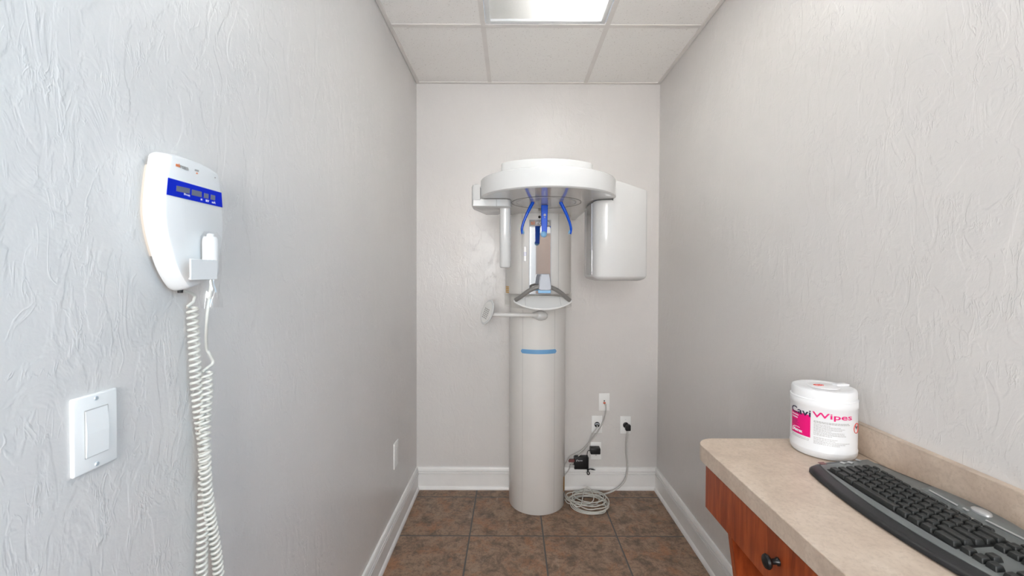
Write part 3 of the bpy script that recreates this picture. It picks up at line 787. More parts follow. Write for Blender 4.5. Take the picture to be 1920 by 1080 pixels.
b = BM(); lathe(b, [(0, 0), (0.0016, 0), (0.0013, 0.0008), (0, 0.001)], seg=12, xf=axis_xf(at_x(*on_face(857, 442), FXc), (1, 0, 0))); link_mesh('indicator_lamp', b, 'grey_ink', body)
# holder bracket
HXp = FXc + 0.030
h0, h1 = at_x(358, 487, HXp), at_x(408, 526, HXp)
hzt, hzb = at_x(380, 486.5, HXp).z, at_x(380, 524.5, HXp).z
b = BM(); box(b, (HXp - 0.003, h0.y, hzb), (HXp, h1.y, hzt), 0.0006, 1);
box(b, (FXc - 0.001, h1.y - 0.030, hzb), (HXp - 0.0025, h1.y, hzb + 0.003), 0.0006, 1)
link_mesh('holder', b, 'control', ec)
b = BM(); pz = fpt(362, 540)
lathe(b, [(0, -0.008), (0.004, -0.008), (0.005, 0.004), (0, 0.006)], seg=16, xf=axis_xf((XL + 0.022, pz[0], at_x(361, 542, XL + 0.022).z + 0.002), (0, 0, 1))); link_mesh('cord_grommet', b, 'slot', ec)

# hand switch held by the bracket, its cord coiling down to a loop and back to the box
hc = at_x(395, 485, FXc + 0.0145); hx, hy = FXc + 0.0145, hc.y
hb = thing('hand_switch', 'white hand switch in a clear sleeve with coiled cord on the control box', 'hand switch', (hx, hy, hzb))
ht = at_x(394, 444, hx).z; hbm = hzb + 0.006
b = BM(); lathe(b, [(0, hbm), (0.008, hbm), (0.0118, hbm + 0.004), (0.0128, hbm + 0.012), (0.0130, ht - 0.012), (0.0122, ht - 0.003), (0.0105, ht), (0, ht)], (hx, hy, 0), 28); link_mesh('handle', b, 'control', hb)
b = BM(); lathe(b, [(0, ht - 0.001), (0.006, ht - 0.001), (0.006, ht + 0.004), (0.004, ht + 0.006), (0, ht + 0.006)], (hx, hy, 0), 20); link_mesh('button', b, 'control', hb)
# crumpled film sleeve round handle
b = BM(); segs = 26; rings = []
for i in range(13):
    t = i / 12; z = (hzb - 0.052) + t * (ht + 0.010 - (hzb - 0.052))
    r0 = 0.0155 if z > hzb else 0.0150
    ring = []
    for j in range(segs):
        a = 2 * PI * j / segs; rr = r0 + rnd.uniform(-0.0006, 0.0014) + (0.0035 * math.sin(3 * a + i) if z < hzb - 0.012 else 0)
        if z > ht: rr *= 0.6
        ring.append(b.verts.new((hx + rr * math.cos(a), hy + rr * math.sin(a), z)))
    rings.append(ring)
for r0, r1 in zip(rings, rings[1:]):
    for j in range(segs): b.faces.new((r0[j], r0[(j + 1) % segs], r1[(j + 1) % segs], r1[j]))
sl = link_mesh('clear_sleeve', b, 'film', hb, True, 80); sl['label'] = 'crumpled clear plastic sleeve over the hand switch'
def helix_on(path, r, pitch, per=12):
    P = smooth_pts(path, 16); out = []; ph = 0.0
    t = (P[1] - P[0]).normalized(); n = t.orthogonal().normalized()
    for i in range(len(P) - 1):
        L = (P[i + 1] - P[i]).length; steps = max(1, int(round(L / pitch * per)))
        for s in range(steps):
            f = s / steps; p = P[i].lerp(P[i + 1], f); tt = (P[i + 1] - P[i]).normalized()
            n = (n - tt * tt.dot(n)).normalized(); bb = tt.cross(n)
            a = ph + 2 * PI * (L * f) / pitch
            out.append(p + n * (math.cos(a) * r) + bb * (math.sin(a) * r))
        ph += 2 * PI * L / pitch
    return out
xa, xb = XL + 0.018, XL + 0.030
A = [at_x(px, py, xa) for px, py in ((361, 574), (364, 640), (368.5, 727), (374, 779))] + [at_x(382, 841, xa - 0.003), at_x(382.5, 909, xa - 0.002), at_x(380.5, 987, xa), at_x(379, 1060, xa), at_x(380, 1130, xa)]
Bp = [at_x(px, py, xb) for px, py in ((389, 694), (388, 743), (385, 790))] + [at_x(384.5, 850, xb + 0.008), at_x(388, 920, xb + 0.004), at_x(397, 985, xb), at_x(405.5, 1039, xb), at_x(410, 1085, xb), at_x(410, 1130, xb)]
loop = [A[-1].lerp(Bp[-1], 0.15) + Vector((0, 0, -0.030)), A[-1].lerp(Bp[-1], 0.5) + Vector((0, 0, -0.045)), A[-1].lerp(Bp[-1], 0.85) + Vector((0, 0, -0.030))]
hel = helix_on(A + loop + list(reversed(Bp)), 0.0076, 0.0112, 14)
top_a = [(XL + 0.022, pz[0], at_x(361, 542, XL + 0.022).z), at_x(364, 553, xa), at_x(363, 566, xa)]
st0 = [at_x(398, 683, xb), at_x(399, 676, xb), at_x(393, 664, xb), at_x(387.5, 650, xb), at_x(388, 600, FXc + 0.012), (hx, hy, hzb - 0.012), (hx, hy, hzb + 0.008)]
wire = smooth_pts([Vector(p) for p in top_a], 5) + hel + smooth_pts([Vector(p) for p in st0], 8)
b = BM(); tube(b, wire, 0.0027, 8); link_mesh('coiled_cord', b, 'cord', hb)

# ------------------------------------------------------------------ wall plates
def left_plate(px0, py0, px1, py1, name, label, cat):
    """plate on the left wall, px0..px1 near to far edge"""
    xf_ = XL + 0.005
    ya, yb2 = at_x(px0, 800, xf_).y, at_x(px1, 800, xf_).y
    zt_ = at_x((px0 + px1) / 2, py0, xf_).z; zb2 = at_x((px0 + px1) / 2, py1, xf_).z
    t = thing(name, label, cat, (XL, (ya + yb2) / 2, (zt_ + zb2) / 2))
    b = BM(); box(b, (XL - 0.001, ya, zb2), (xf_, yb2, zt_), 0.0025, 3); p = link_mesh('cover_plate', b, 'plate', t)
    return t, p, (ya + yb2) / 2, (zt_ + zb2) / 2, yb2 - ya, zt_ - zb2
t, p, yc, zc_, w_, h_ = left_plate(136.5, 738, 221, 880, 'light_switch', 'white rocker light switch plate near the coiled cord on the left wall', 'light switch')
b = BM()
ry, rz = 0.0165, 0.0335
prof = [(XL + 0.004, -rz), (XL + 0.0068, -rz), (XL + 0.0080, 0.0), (XL + 0.0058, rz), (XL + 0.004, rz)]
ring0 = [b.verts.new((x, yc - ry, zc_ + z)) for x, z in prof]; ring1 = [b.verts.new((x, yc + ry, zc_ + z)) for x, z in prof]
for i in range(5): b.faces.new((ring0[i], ring0[(i + 1) % 5], ring1[(i + 1) % 5], ring1[i]))
b.faces.new(ring0); b.faces.new(list(reversed(ring1)))
rk = link_mesh('rocker', b, 'plate', t, False)
b = BM(); prism(b, round_rect(yc - ry - 0.0014, zc_ - rz - 0.0014, yc + ry + 0.0014, zc_ + rz + 0.0014, 0.001, 2), [(XL + 0.003, 0), (XL + 0.0054, 0)], mpx); link_mesh('rocker_gap', b, 'seam', t, False)
for s in (-1, 1):
    b = BM(); lathe(b, [(0, 0), (0.0032, 0), (0.0026, 0.0012), (0, 0.0015)], seg=16, xf=axis_xf((XL + 0.005, yc, zc_ + s * 0.0485), (1, 0, 0))); link_mesh('screw', b, 'screw', t)
t, p, yc, zc_, w_, h_ = left_plate(739.5, 828, 747, 875, 'blank_plate', 'white wall plate low on the left wall near the back corner', 'wall plate')
for s in (-1, 1):
    b = BM(); box(b, (XL + 0.0055, yc - 0.015, zc_ + s * 0.021 - 0.014), (XL + 0.0072, yc + 0.015, zc_ + s * 0.021 + 0.014), 0.0012, 1); link_mesh('socket', b, 'plate', t)

def back_plate(px, py, name, label, cat):
    c = at_y(px, py, YB - 0.006)
    t = thing(name, label, cat, (c.x, YB, c.z))
    b = BM(); box(b, (c.x - 0.0345, YB - 0.006, c.z - 0.056), (c.x + 0.0345, YB + 0.001, c.z + 0.056), 0.0022, 2); link_mesh('cover_plate', b, 'plate', t)
    return t, c
yp = YB - 0.006
# data jack
t, c = back_plate(1133, 754, 'data_jack', 'white data jack plate with a red port, topmost plate on the back wall', 'data jack')
b = BM(); box(b, (c.x - 0.011, yp - 0.002, c.z - 0.012), (c.x + 0.011, yp + 0.002, c.z + 0.012), 0.001, 1); link_mesh('port', b, 'plate', t)
b = BM(); box(b, (c.x - 0.007, yp - 0.005, c.z - 0.009), (c.x + 0.008, yp - 0.0015, c.z + 0.001), 0.0008, 1); o_ = link_mesh('port', b, 'red', t); o_['label'] = 'red lower port'
b = BM(); lathe(b, [(0, 0), (0.005, 0), (0.004, 0.002), (0, 0.002)], seg=14, xf=axis_xf((c.x, yp - 0.001, c.z + 0.008), (0, -1, 0))); link_mesh('indicator_mark', b, 'slot', t)
jack = c
# cable pass-through
t, c = back_plate(1119.5, 796, 'cable_outlet', 'white plate with a round dark cable opening, below and left of the data jack', 'wall plate')
b = BM(); lathe(b, [(0.0175, 0), (0.0175, 0.003), (0.0145, 0.004), (0.0145, 0.001), (0, 0.001)], seg=32, xf=axis_xf((c.x, yp + 0.0005, c.z), (0, -1, 0))); rg = link_mesh('opening', b, 'slot', t)
b = BM(); tube(b, smooth_pts([(c.x - 0.014, yp - 0.004, c.z + 0.001), (c.x - 0.004, yp - 0.006, c.z + 0.006), (c.x + 0.008, yp - 0.006, c.z + 0.004), (c.x + 0.014, yp - 0.004, c.z - 0.002)], 5), 0.0022, 8)
tube(b, smooth_pts([(c.x - 0.013, yp - 0.003, c.z + 0.006), (c.x, yp - 0.006, c.z + 0.010), (c.x + 0.013, yp - 0.003, c.z + 0.007)], 5), 0.0018, 8)
link_mesh('blade', b, 'silver', t)
hole = c
# single outlet with black round plug
t, c = back_plate(1173, 797, 'power_outlet', 'white outlet plate with a black plug in it, rightmost plate on the back wall', 'outlet')
b = BM(); lathe(b, [(0.0185, 0), (0.0185, 0.003), (0.017, 0.004), (0, 0.004)], seg=32, xf=axis_xf((c.x + 0.001, yp + 0.0005, c.z), (0, -1, 0))); link_mesh('socket', b, 'black', t)
b = BM(); lathe(b, [(0, 0), (0.0025, 0), (0.002, 0.001), (0, 0.001)], seg=12, xf=axis_xf((c.x, yp, c.z + 0.035), (0, -1, 0))); link_mesh('screw', b, 'screw', t)
outc = c
# duplex outlet
t, c = back_plate(1117.5, 845.5, 'power_outlet', 'white duplex outlet plate holding a small black adapter, lowest plate on the back wall', 'outlet')
for s in (-1, 1):
    b = BM(); prism(b, round_rect(c.x - 0.017, c.z + s * 0.0195 - 0.014, c.x + 0.017, c.z + s * 0.0195 + 0.014, 0.008, 5), [(yp + 0.001, 0), (yp - 0.0012, 0), (yp - 0.002, 0.001)], lambda a, z, h: (a, h, z)); sk = link_mesh('socket', b, 'plate', t)
    b = BM()
    for dx in (-0.0065, 0.0065): box(b, (c.x + dx - 0.0011, yp - 0.0024, c.z + s * 0.0195 - 0.001), (c.x + dx + 0.0011, yp - 0.0015, c.z + s * 0.0195 + 0.007))
    lathe(b, [(0, 0), (0.0026, 0), (0.0026, 0.0006), (0, 0.0006)], seg=12, xf=axis_xf((c.x, yp - 0.0018, c.z + s * 0.0195 - 0.007), (0, -1, 0)))
    link_mesh('slot', b, 'slot', sk, False)
dup = c

# power cord: plug and grey cord down to the floor and behind the column
pc_ = thing('power_cable', 'thick grey power cord with a black plug, running from right outlet down to the floor', 'cord', (outc.x, yp, outc.z))
b = BM(); pq = outc + Vector((0.010, -0.026, -0.006))
box(b, (outc.x - 0.007, yp - 0.034, outc.z - 0.028), (outc.x + 0.026, yp - 0.003, outc.z + 0.010), 0.006, 3); link_mesh('plug', b, 'black', pc_)
cp = [(outc.x + 0.010, yp - 0.024, outc.z - 0.024)] + [tuple(at_y(px, py, y)) for px, py, y in ((1175, 825, 2.682), (1174.5, 850, 2.68), (1176.5, 868, 2.678), (1176, 884, 2.668), (1171, 902, 2.66), (1160, 914, 2.652), (1146, 922, 2.645))]
cp += [tuple(at_z(px, py, 0.006)) for px, py in ((1128, 927.5), (1108, 929), (1086, 930), (1064, 934))] + [(CX + CR + 0.005, 2.66, 0.006)]
b = BM(); tube(b, smooth_pts(cp, 8), 0.0052, 10); link_mesh('cord', b, 'cord_grey', pc_)

# network cables
nc = thing('network_cable', 'grey network cable plugged into the data jack, drooping behind the column', 'cable', tuple(jack))
b = BM(); box(b, (jack.x - 0.002, yp - 0.024, jack.z - 0.014), (jack.x + 0.010, yp - 0.004, jack.z - 0.008), 0.002, 2); link_mesh('connector', b, 'cord', nc)
cp = [(jack.x + 0.005, yp - 0.022, jack.z - 0.010)] + [tuple(at_y(px, py, 2.683)) for px, py in ((1136, 772), (1132, 788), (1122, 808), (1108, 826), (1094, 842), (1080, 851), (1069, 857), (1062, 868))] + [(CX + CR + 0.0042, 2.672, 0.155)]
b = BM(); tube(b, smooth_pts(cp, 8), 0.0038, 9); link_mesh('cord', b, 'cord_grey', nc)
nc2 = thing('network_cable', 'grey cable coming out of the round opening, running down behind the column', 'cable', tuple(hole))
cp = [(hole.x - 0.002, yp - 0.004, hole.z - 0.002), (hole.x - 0.004, yp - 0.018, hole.z - 0.012)] + [tuple(at_y(px, py, 2.693)) for px, py in ((1110, 815), (1104, 830), (1098, 842), (1088, 852), (1078, 862), (1070, 874), (1063, 886))] + [(CX + CR + 0.004, 2.675, 0.10)]
b = BM(); tube(b, smooth_pts(cp, 8), 0.0034, 9); link_mesh('cord', b, 'cord_grey', nc2)

# black adapter with its thin lead
ad = thing('power_adapter', 'small black power adapter plugged into the duplex outlet, thin black lead hanging down', 'adapter', tuple(dup))
b = BM(); q = at_y(1116.5, 845, 2.675)
box(b, (q.x - 0.033, 2.660, q.z - 0.020), (q.x + 0.030, yp - 0.002, q.z + 0.020), 0.005, 2); link_mesh('body', b, 'black', ad)
cp = [(q.x - 0.030, 2.675, q.z)] + [tuple(at_y(px, py, 2.672)) for px, py in ((1103, 845), (1101, 851), (1101.2, 862), (1102.5, 872), (1102.8, 880))]
b = BM(); tube(b, smooth_pts(cp, 6), 0.0021, 8)
tube(b, smooth_pts([at_y(px, py, 2.668) for px, py in ((1100.5, 879), (1103, 884), (1105.5, 888), (1102.5, 890), (1101, 886), (1104.5, 880), (1110, 879.5))], 6), 0.0032, 8); link_mesh('lead', b, 'black', ad)
b = BM(); tube(b, [at_y(1108, 879.6, 2.668), at_y(1113, 880.5, 2.668)], 0.0042, 10); tube(b, [at_y(1113, 880.5, 2.668), at_y(1116, 881, 2.668)], 0.0026, 8); link_mesh('connector', b, 'black', ad)

# black injector box resting on the baseboard
ij0, ij1 = at_y(1077, 886, 2.675), at_y(1104, 862, 2.675)
ij = thing('network_box', 'small black network box resting on top of the back baseboard', 'network box', ((ij0.x + ij1.x) / 2, 2.69, 0.144))
b = BM(); box(b, (ij0.x, 2.675, 0.1435), (ij1.x, YB - 0.001, 0.1435 + (ij1.z - ij0.z) - 0.004), 0.003, 2); bd = link_mesh('body', b, 'black', ij)
b = text_bm('tp-link', plane_map((ij0.x + 0.026, 2.6752, 0.1435 + 0.052), (1, 0, 0), (0, 0, 1)), width=0.026, height=0.0085, depth=0.0005, bold=0.01); link_mesh('lettering', b, 'white_ink', bd, False)
b = BM(); tube(b, [(ij0.x + 0.018 + 0.006 * math.cos(t), 2.6748, 0.1435 + 0.056 + 0.006 * math.sin(t)) for t in [math.radians(-40 + 280 * i / 16) for i in range(17)]], 0.0011, 6)
link_mesh('emblem', b, 'white_ink', bd)
b = BM(); box(b, (ij0.x - 0.036, 2.681, 0.1435 + 0.043), (ij0.x + 0.002, 2.697, 0.1435 + 0.060), 0.002, 1); o_ = link_mesh('connector', b, 'maroon', ij); o_['label'] = 'dark red cable connector'
b = BM(); box(b, (ij0.x - 0.028, 2.682, 0.1435 + 0.010), (ij0.x + 0.002, 2.696, 0.1435 + 0.024), 0.002, 1); o_ = link_mesh('connector', b, 'cord_grey', ij); o_['label'] = 'clear grey cable connector'

# coil of white cable on the floor
coil = BM()
cc = at_z(1104, 943, 0.01)
pts = []
r2 = random.Random(3)
for k in range(8):
    cx_, cy_ = cc.x + r2.uniform(-0.022, 0.022), cc.y + r2.uniform(-0.03, 0.04)
    ra, rb = r2.uniform(0.055, 0.115), r2.uniform(0.06, 0.115)
    if k in (0, 1, 2): cx_, cy_, ra, rb = cc.x + 0.004 * k, cc.y - 0.012, 0.112 - 0.004 * k, 0.098 - 0.003 * k
    for i in range(9):
        a = 2 * PI * i / 9 + k * 0.7
        pts.append((cx_ + ra * math.cos(a), cy_ + rb * math.sin(a), 0.004 + 0.0045 * k + r2.uniform(0, 0.010) * (k > 2)))
pts = [(CX + CR + 0.004, 2.63, 0.005), (cc.x - 0.10, cc.y + 0.02, 0.005)] + pts + [(cc.x - 0.02, cc.y + 0.06, 0.050), (cc.x + 0.01, cc.y + 0.09, 0.062), (cc.x + 0.03, cc.y + 0.04, 0.045), (cc.x + 0.02, cc.y - 0.03, 0.04), (cc.x - 0.03, cc.y - 0.045, 0.025), (cc.x - 0.12, cc.y + 0.0, 0.006), (CX + CR + 0.004, 2.575, 0.005)]
tube(coil, smooth_pts(pts, 6), 0.0029, 8)
tag(link_mesh('cable_coil', coil, 'cord'), 'loose coil of white cable on the floor tiles beside the column', 'cable')

# ------------------------------------------------------------------ counter
CZ = CAMZ - 0.469                     # top of the counter
CT = 0.044
CXF, CYE, CYN = 0.526, 1.212, -0.9
r_ = 0.055
cpoly = [(CXF, CYN), (XR - 0.0005, CYN), (XR - 0.0005, CYE)] + arc(CXF + r_, CYE - r_, r_, 90, 180, 10)
ct = thing('countertop', 'beige laminate countertop with a low backsplash along the right wall', 'countertop', (0.73, 0.4, CZ - CT))
b = BM(); prism(b, cpoly, [(CZ - CT, 0.001), (CZ - CT + 0.001, 0.0), (CZ - 0.0012, 0.0), (CZ, 0.0012)]); link_mesh('worktop', b, 'laminate', ct)
b = BM(); box(b, (XR - 0.0205, CYN, CZ), (XR - 0.0005, 1.165, CZ + 0.078), 0.0015, 1); link_mesh('backsplash', b, 'laminate', ct)
dk = thing('desk_cabinet', 'cherry wood desk frame with a drawer under the beige countertop', 'desk', (0.73, 0.4, CZ - CT - 0.1))
AZ1, AZ0 = CZ - CT - 0.0005, CZ - CT - 0.122
b = BM(); box(b, (CXF + 0.030, CYN, AZ0 + 0.004), (XR - 0.001, 1.130, AZ1)); link_mesh('body', b, 'wood', dk, False)
b = BM(); box(b, (CXF + 0.008, 0.30, AZ0), (CXF + 0.0285, 1.150, AZ1 - 0.003), 0.0012, 1); dr = link_mesh('drawer_front', b, 'wood', dk)
b = BM(); box(b, (CXF + 0.008, CYN, AZ0), (CXF + 0.0285, 0.296, AZ1 - 0.003), 0.0012, 1); link_mesh('drawer_front', b, 'wood', dk)
kq = at_x(1437, 1053, CXF - 0.016)
kx = axis_xf((CXF + 0.008, kq.y, kq.z), (-1, 0, 0))
b = BM(); lathe(b, [(0.008, 0), (0.008, 0.003), (0.0055, 0.006), (0.0055, 0.014), (0.0125, 0.019), (0.0145, 0.023), (0.0125, 0.027), (0.006, 0.029), (0, 0.0295)], seg=28, xf=kx); o_ = link_mesh('knob', b, 'knob', dr); o_['label'] = 'black round drawer knob'
b = BM(); box(b, (CXF + 0.030, CYN, 0.0), (XR - 0.03, 0.58, AZ0 + 0.0035)); link_mesh('light_block', b, 'wood', dk, False)  # unseen block added to keep window light off the end panel
# tapered end panel down to the floor
pp = [(CXF + 0.026, AZ0 + 0.002), (XR - 0.03, AZ0 + 0.002), (XR - 0.03, 0.0), (CXF + 0.026 + 0.10, 0.0)]
b = BM(); prism(b, pp, [(1.050, 0), (1.070, 0)], lambda a, z, h: (a, h, z)); link_mesh('end_panel', b, 'wood', dk, False)
b = BM(); box(b, (XR - 0.05, 0.58, AZ0 - 0.25), (XR - 0.0265, 1.0505, AZ0 + 0.002)); link_mesh('rear_rail', b, 'wood', dk, False)

# ------------------------------------------------------------------ wipes canister
KX, KY, KR = 0.838, 1.128, 0.0745
cn = thing('wipes_canister', 'white round canister of disinfectant wipes with a pink label on the countertop', 'canister', (KX, KY, CZ))
b = BM(); kz = CZ + 0.0003
lathe(b, [(0, 0.002), (KR - 0.010, 0.0), (KR - 0.004, 0.002), (KR - 0.001, 0.008), (KR, 0.018), (KR, 0.020), (KR - 0.0012, 0.022), (KR - 0.0012, 0.128), (KR, 0.130), (KR, 0.146), (KR - 0.003, 0.150)], (KX, KY, kz), 72)
bdy = link_mesh('body', b, 'canister', cn)
b = BM(); lathe(b, [(KR - 0.004, 0.147), (KR + 0.0003, 0.147), (KR + 0.0003, 0.149), (KR - 0.0025, 0.151), (KR - 0.0022, 0.168), (KR - 0.0045, 0.1735), (KR - 0.010, 0.1755), (KR - 0.016, 0.1755), (KR - 0.018, 0.1745), (0, 0.1745)], (KX, KY, kz), 72)
lid = link_mesh('lid', b, 'canister', cn)
va = math.atan2(-KY, -KX)             # towards the camera in plan
def can(u, z, h): 
    """u metres round the canister from its camera side, positive to the right"""
    a = va + u / KR; R = KR - 0.0010 + h
    return (KX + R * math.cos(a), KY + R * math.sin(a), kz + z)
def can_text(body_, u0, z0, w, h, m, par, bold=0.0, shear=0.0):
    return link_mesh('lettering', text_bm(body_, lambda u, v, k: can(u0 + u, z0 + v, k + 0.0004), width=w, height=h, depth=0.0004, bold=bold, shear=shear), m, par, False)
def can_patch(u0, u1, z0, z1, m, nm, lift=0.0, n=14, th=0.0004):
    b = BM(); lo, hi, lo2, hi2 = [], [], [], []
    for i in range(n + 1):
        u = u0 + (u1 - u0) * i / n
        lo.append(b.verts.new(can(u, z0, lift))); hi.append(b.verts.new(can(u, z1, lift))); lo2.append(b.verts.new(can(u, z0, lift + th))); hi2.append(b.verts.new(can(u, z1, lift + th)))
    for i in range(n):
        b.faces.new((lo2[i], lo2[i + 1], hi2[i + 1], hi2[i])); b.faces.new((lo[i], hi[i], hi[i + 1], lo[i + 1]))
        b.faces.new((lo[i], lo[i + 1], lo2[i + 1], lo2[i])); b.faces.new((hi[i], hi2[i], hi2[i + 1], hi[i + 1]))
    b.faces.new((lo[0], lo2[0], hi2[0], hi[0])); b.faces.new((lo[n], hi[n], hi2[n], lo2[n]))
    return b
def U(px): return math.asin(max(-0.999, min(0.999, (px - 1548.5) / 52.5))) * KR
pk = link_mesh('pink_label', can_patch(U(1500.3), U(1530), 0.050, 0.108, 'pink', ''), 'pink', bdy)
can_text('Cavi', U(1500.5), 0.1035, U(1530.5) - U(1500.5), 0.0175, 'navy_ink', bdy, 0.012)
can_text('Wipes', U(1532.5), 0.1025, U(1590) - U(1532.5), 0.018, 'pink', bdy, 0.012)
can_text('Disinfecting', U(1501.5), 0.097, 0.024, 0.0042, 'white_ink', pk, 0.02)
can_text('Towelettes', U(1501.5), 0.0905, 0.021, 0.0040, 'white_ink', pk, 0.02)
can_text('Metrex', U(1503.5), 0.0555, 0.030, 0.0085, 'white_ink', pk, 0.03)
b = BM(); tube(b, [can(U(1502.5) + 0.016 + 0.018 * math.cos(math.radians(a)), 0.059 + 0.009 * math.sin(math.radians(a)), 0.0005) for a in range(60, 215, 8)], 0.0007, 6); link_mesh('emblem', b, 'white_ink', pk)
r3 = random.Random(11)
bt = None
def lines(u0, u1, zs_, m, par, hh=0.0011, var=0.3):
    bb = BM()
    for z in zs_:
        ue = u0 + (u1 - u0) * (1 - r3.random() * var); u = u0
        while u < ue - 0.001:
            w = min(r3.uniform(0.002, 0.006), ue - u)
            t_ = can_patch(u, u + w, z, z + hh, '', '', 0.0002, 2, 0.0003); me = bpy.data.meshes.new('tmp'); t_.to_mesh(me); t_.free(); bb.from_mesh(me); bpy.data.meshes.remove(me)
            u += w + 0.0011
    return link_mesh('fine_print', bb, m, par, False)
lines(U(1501.5), U(1501.5) + 0.026, [0.084, 0.081, 0.078, 0.075, 0.072], 'purple_ink', pk, 0.0013)
lines(U(1535), U(1588), [0.096, 0.093], 'grey_ink', bdy, 0.0014, 0.05)
lines(U(1535), U(1585), [0.0885 - 0.0034 * i for i in range(9)], 'grey_ink', bdy, 0.0010, 0.55)
lines(U(1535), U(1588), [0.054, 0.050, 0.046, 0.0425, 0.039], 'grey_ink', bdy, 0.0010, 0.45)
lines(U(1500.5), U(1530), [0.0445, 0.041], 'grey_ink', bdy, 0.0010, 0.1)
bb = BM(); u0, z0 = U(1597.5), 0.083
tube(bb, [can(u0 + 0.0125 * math.cos(t), z0 + 0.0125 * math.sin(t), 0.0004) for t in [2 * PI * i / 28 for i in range(29)]], 0.0009, 6, False)
link_mesh('emblem', bb, 'red_ink', bdy)
can_text('VW', u0 - 0.007, z0 - 0.004, 0.014, 0.009, 'red_ink', bdy, 0.03) if False else None
bb = BM()
for (du, dz, w, h) in ((-0.006, 0.001, 0.004, 0.006), (-0.001, -0.003, 0.004, 0.006), (0.003, 0.001, 0.004, 0.004)):
    t_ = can_patch(u0 + du, u0 + du + w, z0 + dz, z0 + dz + h, '', '', 0.0002, 2, 0.0003); me = bpy.data.meshes.new('tmp'); t_.to_mesh(me); t_.free(); bb.from_mesh(me); bpy.data.meshes.remove(me)
link_mesh('emblem', bb, 'dark_ink', bdy, False)
# lid: flap, tab and red mark
lz = kz + 0.1745
b = BM(); fx = Matrix.Translation((KX, KY, lz))
lathe(b, [(0, 0.0), (0.036, 0.0), (0.036, 0.0012), (0.0345, 0.0018), (0, 0.0018)], seg=40, xf=fx); fl_ = link_mesh('flap', b, 'canister', lid)
b = BM(); tb = axis_xf((KX, KY, lz), (0, 0, 1)); box(b, (0.034, -0.009, 0.0), (0.072, 0.009, 0.0048), 0.002, 2, xf=Matrix.Translation((KX, KY, lz)) @ Matrix.Rotation(math.radians(8), 4, 'Z')); link_mesh('tab', b, 'canister', lid)
b = BM()
for i in range(7):
    a = i * 0.9; tube(b, [(KX - 0.012 + 0.012 * math.cos(a + t * 0.8) , KY + 0.0 + 0.006 * math.sin(a + t * 0.8) + 0.002 * (i % 3), lz + 0.0021) for t in range(3)], 0.0009, 5)
link_mesh('lid_mark', b, 'red_ink', fl_)

# ------------------------------------------------------------------ keyboard
# local frame: u = distance from its far (left-hand) end towards the camera, v = from front edge to the wall
KB = Vector((0.700, 1.028, CZ))
kb = thing('keyboard', 'black and grey curved computer keyboard on the beige countertop', 'keyboard', tuple(KB))
KL = 0.468
def kz_top(v): return 0.0115 + 0.072 * v
def kw(u, v, h): return (KB.x + v, KB.y - u, CZ + h)
def front_v(u):
    t = u / KL; return -0.012 * math.sin(PI * min(1, max(0, (t - 0.04) / 0.92))) ** 0.7 + 0.016 * (2 * t - 1) ** 2
def back_v(u):
    t = u / KL; return 0.180 + 0.030 * math.sin(PI * min(1, max(0, (t - 0.05) / 0.9))) ** 1.5
fr = [(0.030 + (KL - 0.06) * i / 24,) for i in range(25)]
out = [(u, front_v(u)) for (u,) in fr]
out += [(KL - 0.012, 0.020), (KL - 0.002, 0.045), (KL, 0.09), (KL - 0.002, 0.14), (KL - 0.010, 0.170)]
out += [(u, back_v(u)) for (u,) in reversed(fr)]
out += [(0.006, 0.165), (0.0, 0.120), (0.002, 0.075), (0.008, 0.04), (0.017, 0.020)]
def kmap(lift, k=1.0):
    return lambda a, c, h: kw(a, c, h if h < 0.006 else kz_top(c) * 1.0 + (h - 0.1))
b = BM()
prism(b, out, [(0.0005, 0.004), (0.003, 0.0), (0.1 - 0.006, 0.0), (0.1 - 0.0015, 0.004), (0.1, 0.010)], lambda a, c, h: kw(a, c, h if h < 0.05 else kz_top(c) + (h - 0.1)))
link_mesh('base', b, 'kb_base', kb, True, 50)
# grey deck
dk_front = [(0.022 + (KL - 0.044) * i / 24, front_v(0.022 + (KL - 0.044) * i / 24) + 0.030) for i in range(25)]
dk_back = [(KL - 0.010 - (KL - 0.020) * i / 24, back_v(KL - 0.010 - (KL - 0.020) * i / 24) - 0.014) for i in range(25)]
dpoly = dk_front + dk_back
b = BM(); prism(b, dpoly, [(0.0, 0.0), (0.0012, 0.0), (0.0018, 0.001)], lambda a, c, h: kw(a, c, kz_top(c) + h)); link_mesh('deck', b, 'kb_deck', kb, True, 50)
# raised palm of media controls at the back
mp_ = [(0.150 + 0.190 * i / 20, 0.158 + 0.0 * i) for i in range(21)]
mback = [(0.345 - 0.200 * i / 20, back_v(0.345 - 0.2 * i / 20) - 0.012 + 0.004 * math.sin(PI * i / 20)) for i in range(21)]
b = BM(); prism(b, mp_ + mback, [(0.0, 0.0), (0.002, 0.0), (0.005, 0.006)], lambda a, c, h: kw(a, c, kz_top(c) + h)); md = link_mesh('media_panel', b, 'kb_deck', kb, True, 60)
def on_deck(u, v, lift=0.0):
    return Vector(kw(u, v, kz_top(v) + lift))
tiltm = Matrix.Rotation(-math.atan(0.072), 4, 'Y')
b = BM(); lathe(b, [(0, 0.0), (0.013, 0.0), (0.0125, 0.003), (0.009, 0.0045), (0, 0.005)], seg=28, xf=Matrix.Translation(on_deck(0.248, 0.178, 0.005)) @ tiltm @ Matrix.Diagonal((0.85, 1.25, 1, 1))); o_ = link_mesh('media_button', b, 'kb_silver', md); o_['label'] = 'silver oval media button'
def bar(u0, v0, u1, v1, r, lift, m, nm, par):
    b = BM(); tube(b, smooth_pts([on_deck(u0 + (u1 - u0) * t, v0 + (v1 - v0) * t, lift) for t in (0, 0.5, 1)], 4), (r, 0.0012), 8, True, (1, 0, 0)); link_mesh(nm, b, m, par)
